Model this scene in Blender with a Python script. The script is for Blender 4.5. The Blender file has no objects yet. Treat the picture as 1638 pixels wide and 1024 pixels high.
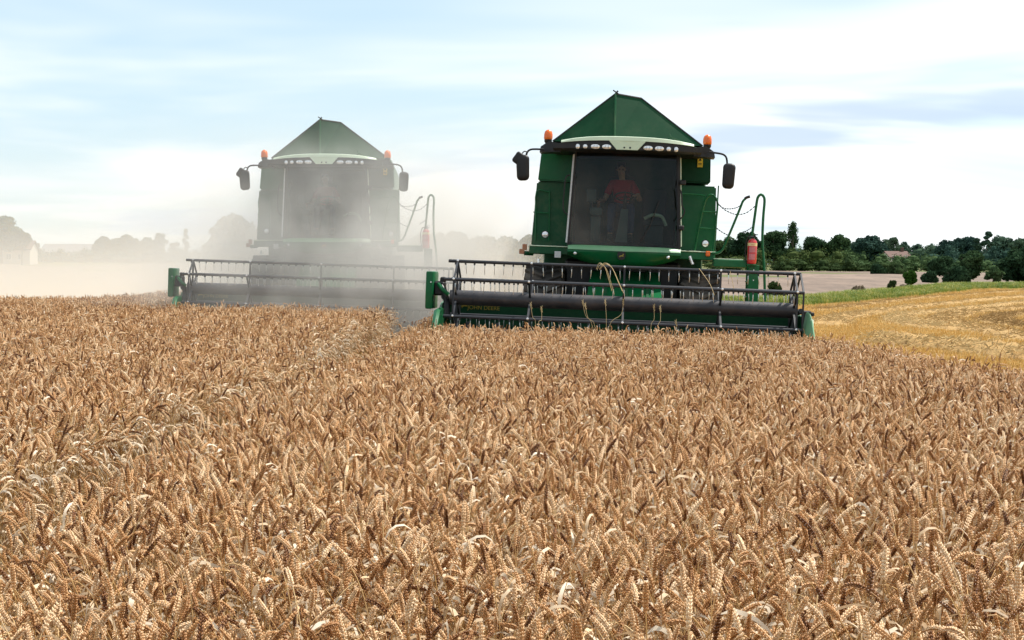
import bpy, bmesh, math, random
import numpy as np
from mathutils import Vector, Matrix, Euler
R = math.radians
PI = math.pi
scene = bpy.context.scene
col = scene.collection

# ------------------------------------------------------------------ camera
F = 2400.0            # focal length in photo pixels (photo 1638 wide)
HZ = 438.0            # photo row of the eye-level horizon
CAM_Z = 1.75
cam_d = bpy.data.cameras.new('camera')
cam = bpy.data.objects.new('camera', cam_d)
col.objects.link(cam)
cam_d.sensor_width = 36.0
cam_d.lens = 36.0 * F / 1638.0
cam_d.clip_start = 0.05
cam_d.clip_end = 6000
cam.location = (0, 0, CAM_Z)
cam.rotation_euler = (R(90) - math.atan((512 - HZ) / F), 0, 0)
scene.camera = cam

# ------------------------------------------------------------------ sky, sun, exposure
SUN_EL, SUN_AZ = R(58), R(62)        # azimuth from +Y (ahead) towards +X
world = bpy.data.worlds.new('World')
scene.world = world
world.use_nodes = True
wn, wl = world.node_tree.nodes, world.node_tree.links
wn.clear()
w_out = wn.new('ShaderNodeOutputWorld')
w_bg = wn.new('ShaderNodeBackground')
w_bg.inputs['Strength'].default_value = 0.095
w_sky = wn.new('ShaderNodeTexSky')
w_sky.sky_type = 'NISHITA'
w_sky.sun_disc = False
w_sky.sun_elevation = SUN_EL
w_sky.sun_rotation = SUN_AZ
w_sky.altitude = 20
w_sky.air_density = 1.0
w_sky.dust_density = 0.4
w_sky.ozone_density = 1.4
w_tc = wn.new('ShaderNodeTexCoord')
w_sep = wn.new('ShaderNodeSeparateXYZ')
wl.new(w_tc.outputs['Generated'], w_sep.inputs[0])


def wmath(op, a, b=None):
    n = wn.new('ShaderNodeMath')
    n.operation = op
    for i, v in enumerate((a, b)):
        if v is None:
            continue
        if isinstance(v, (int, float)):
            n.inputs[i].default_value = v
        else:
            wl.new(v, n.inputs[i])
    return n.outputs[0]


def wcloud(sx, sy, off, detail, lo, hi, seedz, dist=0.6, voff=0.0):
    """cloud cover from a flat layer overhead, seen in perspective"""
    zz = wmath('ADD', wmath('MAXIMUM', w_sep.outputs[2], 0.0), 0.055)
    u = wmath('MULTIPLY', wmath('DIVIDE', w_sep.outputs[0], zz), sx)
    v = wmath('MULTIPLY', wmath('DIVIDE', w_sep.outputs[1], zz), sy)
    c = wn.new('ShaderNodeCombineXYZ')
    wl.new(wmath('ADD', u, off), c.inputs[0])
    wl.new(wmath('ADD', v, off * 0.37 + voff), c.inputs[1])
    c.inputs[2].default_value = seedz
    n = wn.new('ShaderNodeTexNoise')
    n.inputs['Scale'].default_value = 1.0
    n.inputs['Detail'].default_value = detail
    n.inputs['Roughness'].default_value = 0.55
    n.inputs['Distortion'].default_value = dist
    wl.new(c.outputs[0], n.inputs['Vector'])
    r = wn.new('ShaderNodeMapRange')
    r.interpolation_type = 'SMOOTHSTEP'
    r.inputs['From Min'].default_value = lo
    r.inputs['From Max'].default_value = hi
    wl.new(n.outputs['Fac'], r.inputs['Value'])
    return r.outputs[0]


def wmix(fac, a, b):
    m = wn.new('ShaderNodeMix')
    m.data_type = 'RGBA'
    if isinstance(fac, (int, float)):
        m.inputs[0].default_value = fac
    else:
        wl.new(fac, m.inputs[0])
    for s, v in ((6, a), (7, b)):
        if isinstance(v, tuple):
            m.inputs[s].default_value = (*v, 1)
        else:
            wl.new(v, m.inputs[s])
    return m.outputs[2]


veil = wcloud(0.26, 0.24, 3.1, 4, 0.39, 0.63, 1.7)
streak = wcloud(0.30, 0.42, 15.1, 4, 0.555, 0.66, 5.2, 0.3, 0.72)
c0 = wmix(0.65, w_sky.outputs[0], (5.7, 7.3, 8.1))
c1 = wmix(wmath('MULTIPLY', veil, 0.93), c0, (8.9, 9.05, 9.15))
c2 = wmix(wmath('MULTIPLY', streak, 0.85), c1, (4.9, 6.0, 7.3))
wl.new(c2, w_bg.inputs['Color'])
wl.new(w_bg.outputs[0], w_out.inputs['Surface'])

sun_d = bpy.data.lights.new('sun', 'SUN')
sun_d.energy = 5.0
sun_d.angle = R(0.9)
sun_d.color = (1.0, 0.95, 0.87)
sun = bpy.data.objects.new('sun', sun_d)
col.objects.link(sun)
sdir = Vector((math.sin(SUN_AZ) * math.cos(SUN_EL), math.cos(SUN_AZ) * math.cos(SUN_EL), math.sin(SUN_EL)))
sun.rotation_euler = (-sdir).to_track_quat('-Z', 'Y').to_euler()
sun.location = sdir * 60

vs = scene.view_settings
scene.display_settings.display_device = 'sRGB'
vs.view_transform = 'Standard'
vs.look = 'None'
vs.exposure = 0.5
vs.gamma = 1.0
vs.use_curve_mapping = False
cy = scene.cycles
cy.max_bounces = 6
cy.diffuse_bounces = 3
cy.glossy_bounces = 3
cy.transmission_bounces = 4
cy.transparent_max_bounces = 12
cy.volume_bounces = 1
cy.use_denoising = True
cy.caustics_reflective = False
cy.caustics_refractive = False


# ------------------------------------------------------------------ materials
def nset(n, **kw):
    for k, v in kw.items():
        n.inputs[k.replace('_', ' ')].default_value = v


def mat(name, c, rough=0.5, metal=0.0, var=0.15, scale=6.0, dust=0.0, dustcol=(.30, .25, .18), coat=0.0,
        bump=0.0, bscale=40.0, spec=0.5, emit=None, hue=None):
    """procedural paint, plastic, metal ... : base colour varied by noise, optional dust film and fine relief"""
    m = bpy.data.materials.new(name)
    m.use_nodes = True
    nt = m.node_tree
    n, l = nt.nodes, nt.links
    b = n['Principled BSDF']
    tc = n.new('ShaderNodeTexCoord')
    nz = n.new('ShaderNodeTexNoise')
    nset(nz, Scale=scale, Detail=5.0, Roughness=0.6)
    l.new(tc.outputs['Object'], nz.inputs['Vector'])
    mx = n.new('ShaderNodeMix')
    mx.data_type = 'RGBA'
    l.new(nz.outputs['Fac'], mx.inputs[0])
    lo = tuple(v * (1 - 1.6 * var) for v in c)
    hi = tuple(min(1, v * (1 + 1.6 * var)) for v in c)
    if hue:
        hi = hue
    mx.inputs[6].default_value = (*lo, 1)
    mx.inputs[7].default_value = (*hi, 1)
    out = mx.outputs[2]
    if dust:
        nd = n.new('ShaderNodeTexNoise')
        nset(nd, Scale=2.3, Detail=7.0, Roughness=0.65)
        l.new(tc.outputs['Object'], nd.inputs['Vector'])
        rr = n.new('ShaderNodeMapRange')
        nset(rr, From_Min=0.46, From_Max=0.74, To_Min=dust * 0.1, To_Max=dust * 1.8)
        l.new(nd.outputs['Fac'], rr.inputs['Value'])
        m2 = n.new('ShaderNodeMix')
        m2.data_type = 'RGBA'
        l.new(rr.outputs[0], m2.inputs[0])
        l.new(out, m2.inputs[6])
        m2.inputs[7].default_value = (*dustcol, 1)
        out = m2.outputs[2]
        r2 = n.new('ShaderNodeMapRange')
        nset(r2, From_Min=0.0, From_Max=1.0, To_Min=rough, To_Max=0.9)
        l.new(rr.outputs[0], r2.inputs['Value'])
        l.new(r2.outputs[0], b.inputs['Roughness'])
    else:
        b.inputs['Roughness'].default_value = rough
    l.new(out, b.inputs['Base Color'])
    b.inputs['Metallic'].default_value = metal
    b.inputs['Specular IOR Level'].default_value = spec
    b.inputs['Coat Weight'].default_value = coat
    if bump:
        nb = n.new('ShaderNodeTexNoise')
        nset(nb, Scale=bscale, Detail=4.0)
        l.new(tc.outputs['Object'], nb.inputs['Vector'])
        bp = n.new('ShaderNodeBump')
        nset(bp, Strength=bump, Distance=0.02)
        l.new(nb.outputs['Fac'], bp.inputs['Height'])
        l.new(bp.outputs[0], b.inputs['Normal'])
    if emit:
        b.inputs['Emission Color'].default_value = (*emit[0], 1)
        b.inputs['Emission Strength'].default_value = emit[1]
    return m


def plant_mat(name, ramp, rough=0.6, transl=0.0, spec=0.3, nscale=60.0, namp=0.35):
    """vegetation: colour picked per plant (object random) along a ramp, broken by fine noise"""
    m = bpy.data.materials.new(name)
    m.use_nodes = True
    nt = m.node_tree
    n, l = nt.nodes, nt.links
    b = n['Principled BSDF']
    oi = n.new('ShaderNodeObjectInfo')
    tc = n.new('ShaderNodeTexCoord')
    nz = n.new('ShaderNodeTexNoise')
    nset(nz, Scale=nscale, Detail=3.0)
    l.new(tc.outputs['Object'], nz.inputs['Vector'])
    a = n.new('ShaderNodeMath')
    a.operation = 'MULTIPLY_ADD'
    l.new(nz.outputs['Fac'], a.inputs[0])
    a.inputs[1].default_value = namp * 2
    a.inputs[2].default_value = -namp
    s = n.new('ShaderNodeMath')
    s.operation = 'ADD'
    s.use_clamp = True
    l.new(oi.outputs['Random'], s.inputs[0])
    l.new(a.outputs[0], s.inputs[1])
    cr = n.new('ShaderNodeValToRGB')
    els = cr.color_ramp.elements
    while len(els) > 1:
        els.remove(els[-1])
    els[0].position = ramp[0][0]
    els[0].color = (*ramp[0][1], 1)
    for p, c in ramp[1:]:
        e = els.new(p)
        e.color = (*c, 1)
    l.new(s.outputs[0], cr.inputs[0])
    l.new(cr.outputs[0], b.inputs['Base Color'])
    nset(b, Roughness=rough)
    b.inputs['Specular IOR Level'].default_value = spec
    if transl:
        t = n.new('ShaderNodeBsdfTranslucent')
        l.new(cr.outputs[0], t.inputs['Color'])
        ms = n.new('ShaderNodeMixShader')
        ms.inputs[0].default_value = transl
        l.new(b.outputs[0], ms.inputs[1])
        l.new(t.outputs[0], ms.inputs[2])
        l.new(ms.outputs[0], n['Material Output'].inputs['Surface'])
    return m


def ground_mat(name, ca, cb, cc, s1=0.35, s2=9.0, bump=0.6, stretch=(1, 1, 1), mid=0.5, rough=0.95):
    """soil or crop litter: three colours in two scales of noise, with relief"""
    m = bpy.data.materials.new(name)
    m.use_nodes = True
    nt = m.node_tree
    n, l = nt.nodes, nt.links
    b = n['Principled BSDF']
    tc = n.new('ShaderNodeTexCoord')
    mp = n.new('ShaderNodeMapping')
    mp.inputs['Scale'].default_value = stretch
    l.new(tc.outputs['Object'], mp.inputs['Vector'])
    n1 = n.new('ShaderNodeTexNoise')
    nset(n1, Scale=s1, Detail=6.0, Roughness=0.6)
    n2 = n.new('ShaderNodeTexNoise')
    nset(n2, Scale=s2, Detail=6.0, Roughness=0.7)
    l.new(mp.outputs[0], n1.inputs['Vector'])
    l.new(mp.outputs[0], n2.inputs['Vector'])
    r1 = n.new('ShaderNodeMapRange')
    nset(r1, From_Min=mid - 0.15, From_Max=mid + 0.15)
    l.new(n1.outputs['Fac'], r1.inputs['Value'])
    m1 = n.new('ShaderNodeMix')
    m1.data_type = 'RGBA'
    l.new(r1.outputs[0], m1.inputs[0])
    m1.inputs[6].default_value = (*ca, 1)
    m1.inputs[7].default_value = (*cb, 1)
    r2 = n.new('ShaderNodeMapRange')
    nset(r2, From_Min=0.42, From_Max=0.68, To_Max=0.75)
    l.new(n2.outputs['Fac'], r2.inputs['Value'])
    m2 = n.new('ShaderNodeMix')
    m2.data_type = 'RGBA'
    l.new(r2.outputs[0], m2.inputs[0])
    l.new(m1.outputs[2], m2.inputs[6])
    m2.inputs[7].default_value = (*cc, 1)
    l.new(m2.outputs[2], b.inputs['Base Color'])
    b.inputs['Roughness'].default_value = rough
    b.inputs['Specular IOR Level'].default_value = 0.15
    bp = n.new('ShaderNodeBump')
    nset(bp, Strength=bump, Distance=0.08)
    l.new(n2.outputs['Fac'], bp.inputs['Height'])
    l.new(bp.outputs[0], b.inputs['Normal'])
    return m


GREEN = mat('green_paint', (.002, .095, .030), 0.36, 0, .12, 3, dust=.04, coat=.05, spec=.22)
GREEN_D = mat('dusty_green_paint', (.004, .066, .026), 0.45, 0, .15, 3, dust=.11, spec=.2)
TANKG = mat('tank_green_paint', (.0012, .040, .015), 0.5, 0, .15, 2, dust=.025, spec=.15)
PALEG = mat('pale_green', (.52, .62, .46), 0.4, 0, .08, 4, dust=.3, dustcol=(.5, .52, .42))  # pale green shared by roof cap, trims, tread plates and bolster
BLACK = mat('black_plastic', (.006, .006, .008), 0.45, 0, .2, 8, dust=.06, spec=.35, dustcol=(.12, .10, .08))
STEELB = mat('dark_blue_black_steel', (.008, .010, .016), 0.45, 0.0, .2, 5, dust=.08, dustcol=(.14, .12, .11))
TUBEM = mat('worn_reel_tube_paint', (.018, .018, .024), 0.45, 0.0, .25, 4, dust=.18, dustcol=(.16, .13, .12))
RUBBER = mat('tyre_rubber', (.018, .017, .016), 0.8, 0, .25, 9, dust=.55, dustcol=(.13, .10, .075))
RIM = mat('yellow_rim_paint', (.55, .36, .02), 0.5, 0, .15, 5, dust=.5)
TINE = mat('bright_steel_tine', (.62, .62, .60), 0.28, 0.65, .12, 9)
AMBER = mat('amber_lens', (.70, .125, .004), 0.25, 0, .15, 12, coat=.15)
LENS = mat('clear_lamp_lens', (.75, .76, .78), 0.15, 0.55, .15, 30)
YELLOW = mat('yellow_sticker', (.62, .42, .02), 0.5, 0, .15, 30)
YELTXT = mat('yellow_lettering', (.26, .19, .02), 0.5, 0, .1, 30)
WHITEP = mat('grey_white_plate', (.50, .51, .52), 0.5, 0, .15, 20)
CABIN = mat('dark_cabin_lining', (.010, .011, .013), 0.8, 0, .2, 5)
CONSOLE = mat('grey_green_console', (.10, .13, .12), 0.6, 0, .15, 6)
SEATM = mat('charcoal_seat_cloth', (.018, .020, .026), 0.9, 0, .2, 20)
SEATG = mat('pale_seat_trim', (.05, .065, .065), 0.7, 0, .15, 10)
REDX = mat('red_extinguisher_paint', (.52, .018, .022), 0.28, 0, .12, 6, coat=.5)
CREAM = mat('cream_label', (.72, .58, .30), 0.5, 0, .1, 30)
PINKL = mat('faded_red_label', (.52, .16, .18), 0.5, 0, .25, 25)
ORANGEB = mat('faded_orange_marker', (.34, .13, .06), 0.55, 0, .2, 12, dust=.4)
SHIRT = mat('red_shirt_cloth', (.50, .012, .030), 0.9, 0, .25, 14, bump=.3, bscale=30)
JEANS = mat('blue_jeans_cloth', (.030, .055, .12), 0.9, 0, .25, 20, bump=.3, bscale=40)
SKIN = mat('skin', (.46, .24, .16), 0.55, 0, .12, 14)
HAIR = mat('dark_hair', (.025, .017, .012), 0.7, 0, .3, 40, bump=.5, bscale=90)
BOOT = mat('boot_leather', (.05, .035, .022), 0.6, 0, .2, 20)

# dirty windscreen: clear pane with a film of dust, thicker low down
GLASS = bpy.data.materials.new('dusty_windscreen_glass')
GLASS.use_nodes = True
_n, _l = GLASS.node_tree.nodes, GLASS.node_tree.links
_n.clear()
_o = _n.new('ShaderNodeOutputMaterial')
_t = _n.new('ShaderNodeBsdfTransparent')
_t.inputs[0].default_value = (.40, .47, .46, 1)
_g = _n.new('ShaderNodeBsdfGlossy')
_g.inputs['Roughness'].default_value = 0.04
_g.inputs[0].default_value = (.9, .95, 1, 1)
_f = _n.new('ShaderNodeFresnel')
_f.inputs[0].default_value = 1.28
_m = _n.new('ShaderNodeMixShader')
_l.new(_f.outputs[0], _m.inputs[0])
_l.new(_t.outputs[0], _m.inputs[1])
_l.new(_g.outputs[0], _m.inputs[2])
_d = _n.new('ShaderNodeBsdfDiffuse')
_d.inputs[0].default_value = (.34, .30, .25, 1)
_tc = _n.new('ShaderNodeTexCoord')
_sp = _n.new('ShaderNodeSeparateXYZ')
_l.new(_tc.outputs['Object'], _sp.inputs[0])
_nz = _n.new('ShaderNodeTexNoise')
nset(_nz, Scale=2.6, Detail=7.0, Roughness=0.6)
_l.new(_tc.outputs['Object'], _nz.inputs['Vector'])
_r1 = _n.new('ShaderNodeMapRange')        # thicker towards the sill
nset(_r1, From_Min=4.1, From_Max=2.3, To_Min=0.004, To_Max=0.15)
_l.new(_sp.outputs[2], _r1.inputs['Value'])
_r2 = _n.new('ShaderNodeMapRange')        # wiped less on the left
nset(_r2, From_Min=0.6, From_Max=-1.1, To_Min=0.12, To_Max=1.5)
_l.new(_sp.outputs[0], _r2.inputs['Value'])
_r3 = _n.new('ShaderNodeMapRange')
nset(_r3, From_Min=0.3, From_Max=0.7, To_Min=0.5, To_Max=1.4)
_l.new(_nz.outputs['Fac'], _r3.inputs['Value'])
_a = _n.new('ShaderNodeMath'); _a.operation = 'MULTIPLY'
_b = _n.new('ShaderNodeMath'); _b.operation = 'MULTIPLY'; _b.use_clamp = True
_l.new(_r1.outputs[0], _a.inputs[0]); _l.new(_r2.outputs[0], _a.inputs[1])
_l.new(_a.outputs[0], _b.inputs[0]); _l.new(_r3.outputs[0], _b.inputs[1])
_m2 = _n.new('ShaderNodeMixShader')
_l.new(_b.outputs[0], _m2.inputs[0])
_l.new(_m.outputs[0], _m2.inputs[1])
_l.new(_d.outputs[0], _m2.inputs[2])
_l.new(_m2.outputs[0], _o.inputs['Surface'])


# ------------------------------------------------------------------ mesh helpers
class MB:
    def __init__(self):
        self.bm = bmesh.new()
        self.mi = 0

    def _mark(self, faces):
        for f in faces:
            f.material_index = self.mi

    def box(self, c, s, bev=0.0, rot=None, seg=1):
        M = Matrix.Translation(c)
        if rot is not None:
            M = M @ Euler(rot).to_matrix().to_4x4()
        M = M @ Matrix.Diagonal((s[0], s[1], s[2], 1))
        r = bmesh.ops.create_cube(self.bm, size=1.0, matrix=M)
        vs_ = r['verts']
        fs = {f for v in vs_ for f in v.link_faces}
        self._mark(fs)
        if bev:
            es = list({e for v in vs_ for e in v.link_edges})
            b = bmesh.ops.bevel(self.bm, geom=es, offset=bev, segments=seg, affect='EDGES', profile=0.6)
            self._mark(b['faces'])
        return self

    def rings(self, rings, cap=True, closed=True):
        """skin a list of vertex rings"""
        vr = [[self.bm.verts.new(p) for p in r] for r in rings]
        fs = []
        n = len(vr[0])
        for a, b in zip(vr, vr[1:]):
            for i in range(n if closed else n - 1):
                j = (i + 1) % n
                fs.append(self.bm.faces.new((a[i], a[j], b[j], b[i])))
        if cap and closed:
            fs.append(self.bm.faces.new(vr[0][::-1]))
            fs.append(self.bm.faces.new(vr[-1]))
        self._mark(fs)
        return self

    def tube(self, path, r, n=8, cap=True):
        path = [Vector(p) for p in path]
        rr = r if isinstance(r, (list, tuple)) else [r] * len(path)
        rings = []
        up = None
        for i, p in enumerate(path):
            t = (path[min(i + 1, len(path) - 1)] - path[max(i - 1, 0)]).normalized()
            if up is None:
                up = Vector((0, 0, 1)) if abs(t.z) < 0.9 else Vector((0, 1, 0))
            a = t.cross(up).normalized()
            b = a.cross(t).normalized()
            up = b
            rings.append([p + (a * math.cos(2 * PI * k / n) + b * math.sin(2 * PI * k / n)) * rr[i] for k in range(n)])
        return self.rings(rings, cap)

    def lathe(self, prof, c, n=16, axis='z'):
        rings = []
        for r, h in prof:
            ring = []
            for k in range(n):
                a = 2 * PI * k / n
                u, v = r * math.cos(a), r * math.sin(a)
                p = {'z': (u, v, h), 'y': (u, h, v), 'x': (h, u, v)}[axis]
                ring.append(Vector(c) + Vector(p))
            rings.append(ring)
        return self.rings(rings)

    def prism(self, pts, off):
        """polygon (3D points) extruded by the vector off"""
        o = Vector(off)
        return self.rings([[Vector(p) for p in pts], [Vector(p) + o for p in pts]])

    def grid(self, f, nu, nv):
        vv = [[self.bm.verts.new(f(i / nu, j / nv)) for i in range(nu + 1)] for j in range(nv + 1)]
        fs = []
        for j in range(nv):
            for i in range(nu):
                fs.append(self.bm.faces.new((vv[j][i], vv[j][i + 1], vv[j + 1][i + 1], vv[j + 1][i])))
        self._mark(fs)
        return self

    def mesh(self, name, mats, smooth=35):
        bmesh.ops.recalc_face_normals(self.bm, faces=self.bm.faces)
        me = bpy.data.meshes.new(name)
        self.bm.to_mesh(me)
        self.bm.free()
        for m in (mats if isinstance(mats, (list, tuple)) else [mats]):
            me.materials.append(m)
        if smooth:
            me.shade_smooth()
            me.set_sharp_from_angle(angle=R(smooth))
        return me

    def build(self, name, mats, parent=None, smooth=35):
        return link(name, self.mesh(name, mats, smooth), parent)


def link(name, me, parent=None):
    o = bpy.data.objects.new(name, me)
    col.objects.link(o)
    o.parent = parent
    return o


def tag(o, label=None, cat=None, group=None, kind=None):
    for k, v in (('label', label), ('category', cat), ('group', group), ('kind', kind)):
        if v:
            o[k] = v
    return o


def empty(name, loc=(0, 0, 0), rot=(0, 0, 0)):
    o = bpy.data.objects.new(name, None)
    o.empty_display_size = 0.3
    o.location = loc
    o.rotation_euler = rot
    col.objects.link(o)
    return o


def copy_tree(o, parent=None):
    c = o.copy()
    col.objects.link(c)
    c.parent = parent
    for ch in list(kids.get(o, ())):
        copy_tree(ch, c)
    return c


kids = {}


def index_kids():
    kids.clear()
    for o in col.objects:
        if o.parent:
            kids.setdefault(o.parent, []).append(o)


def arc(c, r, a0, a1, n, plane='xz'):
    out = []
    for i in range(n + 1):
        a = a0 + (a1 - a0) * i / n
        u, v = r * math.cos(a), r * math.sin(a)
        out.append(Vector(c) + (Vector((u, 0, v)) if plane == 'xz' else Vector((0, u, v))))
    return out


def smooth_path(pts, k=4):
    """Catmull-Rom through the points"""
    P = [Vector(p) for p in pts]
    out = []
    for i in range(len(P) - 1):
        p0, p1, p2, p3 = P[max(i - 1, 0)], P[i], P[i + 1], P[min(i + 2, len(P) - 1)]
        for j in range(k):
            t = j / k
            out.append(0.5 * ((2 * p1) + (p2 - p0) * t + (2 * p0 - 5 * p1 + 4 * p2 - p3) * t * t + (3 * p1 - p0 - 3 * p2 + p3) * t ** 3))
    out.append(P[-1])
    return out


def sstep(a, b, x):
    t = min(1.0, max(0.0, (x - a) / (b - a)))
    return t * t * (3 - 2 * t)


# ------------------------------------------------------------------ the lie of the land
def zg(x, y):
    u = max(-1.0, min(1.0, (x / max(y, 1.0)) / 0.3))
    t = max(0.0, min(y, 520.0) - 70.0)
    t = t * sstep(0, 60, t) if t < 60 else t
    far = t * (0.0140 - 0.0045 * u)
    d = x - 0.4
    k = -0.035 * d if d > 0 else -0.022 * d
    k = max(-0.24, min(0.13, k))
    tilt = k * sstep(9, 26, y) * (1 - sstep(55, 120, y))
    rise = 0.22 * sstep(34.6, 38.5, y) * (1 - sstep(50, 75, y)) * sstep(-12.5, -8.5, x) * (1 - sstep(-2.5, 0.5, x))
    return far + tilt + rise + 0.02 * math.sin(x * 0.7 + 1.0) * math.sin(y * 0.45)


def at_px(px, d):
    return (px - 819.0) / F * d


def ground_px(px, py):
    """where the line of sight through a photo point meets the land"""
    k = (py - HZ) / F
    d = 12.0
    for _ in range(4000):
        if CAM_Z - k * d <= zg(at_px(px, d), d):
            break
        d += 0.1
    return Vector((at_px(px, d), d, zg(at_px(px, d), d)))


def sheet(name, xs, ys, mat_, off=0.0, keep=None, extra=None):
    bm = bmesh.new()
    V = {}
    for j, y in enumerate(ys):
        for i, x in enumerate(xs):
            V[i, j] = (x, y)
    used = {}

    def vert(i, j):
        if (i, j) not in used:
            x, y = V[i, j]
            used[i, j] = bm.verts.new((x, y, zg(x, y) + off + (extra(x, y) if extra else 0)))
        return used[i, j]
    for j in range(len(ys) - 1):
        for i in range(len(xs) - 1):
            if keep and not keep(0.5 * (xs[i] + xs[i + 1]), 0.5 * (ys[j] + ys[j + 1])):
                continue
            bm.faces.new((vert(i, j), vert(i + 1, j), vert(i + 1, j + 1), vert(i, j + 1)))
    me = bpy.data.meshes.new(name)
    bm.to_mesh(me)
    bm.free()
    me.materials.append(mat_)
    me.shade_smooth()
    return tag(link(name, me), kind='structure')


def spread(a, b, n, p=1.0):
    return [a + (b - a) * (i / n) ** p for i in range(n + 1)]


SOIL = ground_mat('straw_littered_soil', (.05, .030, .017), (.08, .05, .028), (.13, .085, .045), 0.6, 14)
STUB = ground_mat('golden_stubble', (.46, .275, .075), (.52, .34, .11), (.36, .21, .07), 0.10, 1.6, 0.9, (1, 0.35, 1))
VERGE = ground_mat('verge_grass_ground', (.13, .18, .024), (.25, .25, .04), (.10, .15, .022), 0.2, 3, 1.0)
TANF = ground_mat('tan_standing_crop', (.25, .185, .145), (.16, .120, .095), (.10, .078, .064), 0.06, 0.55, 1.0, (1, 0.3, 1))
FARG = ground_mat('far_pasture', (.10, .115, .04), (.16, .145, .06), (.07, .09, .03), 0.02, 0.3, 1.0)

gx = [-2500, -1200] + spread(-600, -120, 16) + spread(-110, 110, 44)[0:] + spread(120, 600, 16) + [1200, 2500]
gy = [-60, -20] + spread(-10, 130, 56) + spread(140, 560, 42) + [800, 1400, 3500]
sheet('ground', gx, gy, FARG, -0.10)


def y_edge(x):      # far edge of the cut field
    return 84 + 1.75 * max(0.0, min(x, 37.0) - 16.5) + 0.35 * max(0.0, x - 37.0)


def loc_strip(name, x0, x1, nx, ya, yb, ny, mat_, off, extra=None):
    """sheet between two curves ya(x) and yb(x)"""
    bm = bmesh.new()
    g = []
    for i in range(nx + 1):
        x = x0 + (x1 - x0) * i / nx
        a, b = ya(x), yb(x)
        row = []
        for j in range(ny + 1):
            y = a + (b - a) * (j / ny)
            row.append(bm.verts.new((x, y, zg(x, y) + off + (extra(x, y, j / ny) if extra else 0))))
        g.append(row)
    for i in range(nx):
        for j in range(ny):
            bm.faces.new((g[i][j], g[i + 1][j], g[i + 1][j + 1], g[i][j + 1]))
    me = bpy.data.meshes.new(name)
    bm.to_mesh(me)
    bm.free()
    me.materials.append(mat_)
    me.shade_smooth()
    return tag(link(name, me), kind='structure')


rn = random.Random(5)
loc_strip('stubble_field', -70, 110, 90, lambda x: -8, y_edge, 60, STUB, 0.0)
loc_strip('verge', -70, 110, 120, lambda x: y_edge(x) - 0.8, lambda x: y_edge(x) + 9, 8, VERGE, 0.03,
          lambda x, y, v: 0.30 * math.sin(PI * v) * (0.7 + 0.3 * math.sin(x * 0.9) * math.sin(x * 0.37 + 2)))
loc_strip('far_crop_field', -130, 160, 90, lambda x: y_edge(x) + 8.4, lambda x: 262 + 0.1 * x, 40, TANF, 0.06,
          lambda x, y, v: 0.25 * math.sin(x * 0.15) * math.sin(y * 0.07))


# ------------------------------------------------------------------ combine harvester
# drawn in its own frame: x across, y back from the windscreen, z up from the ground
_c, _s = math.cos(R(2.2)), math.sin(R(2.2))


def L(px, py, d):
    """photo point at distance d -> machine frame (undoing the machine's 2.2 degree lean)"""
    dx, dy = px - 995.0, py - HZ
    return Vector(((dx * _c + dy * _s) * d / F, d - 29.0, 1.81 - (-dx * _s + dy * _c) * d / F))


def text_mesh(body, size, mat_):
    cu = bpy.data.curves.new('lettering', 'FONT')
    cu.body = body
    cu.size = size
    cu.extrude = 0.002
    cu.align_x = 'CENTER'
    cu.align_y = 'CENTER'
    o = bpy.data.objects.new('lettering', cu)
    col.objects.link(o)
    me = bpy.data.meshes.new_from_object(o.evaluated_get(bpy.context.evaluated_depsgraph_get()))
    bpy.data.objects.remove(o)
    me.materials.clear()
    me.materials.append(mat_)
    return me


DEER = [(-.46, -.05), (-.30, .10), (-.08, .16), (.10, .17), (.22, .30), (.16, .46), (.26, .40), (.30, .50), (.34, .36),
        (.44, .30), (.33, .24), (.28, .06), (.46, -.06), (.30, -.04), (.16, -.04), (-.04, -.02), (-.20, -.10), (-.34, -.30), (-.30, -.10)]


def deer(parent, c, s, mat_):
    b = MB()
    b.prism([(c[0] + u * s, c[1], c[2] + v * s) for u, v in DEER], (0, -0.004, 0))
    return b.build('deer_mark', mat_, parent, 0)


HEAD_PARTS = []


def pillow(b, sz, rc):
    """rounded housing: a rounded rectangle in xz, crowned in y"""
    w, t, h = sz
    out = []
    for cx, cz, a0 in ((1, 1, 0), (-1, 1, 90), (-1, -1, 180), (1, -1, 270)):
        for k in range(6):
            a = R(a0 + 18 * k)
            out.append(((w / 2 - rc) * cx + rc * math.cos(a), (h / 2 - rc) * cz + rc * math.sin(a)))
    rg = []
    for y, s in ((t * .5, .90), (t * .42, .98), (t * .1, 1.0), (-t * .25, .95), (-t * .42, .80), (-t * .5, .5)):
        rg.append([Vector((u * s * (1 + .08 * v / h), y, v * (1 - (1 - s) * .7))) for u, v in out])
    b.rings(rg)



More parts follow.
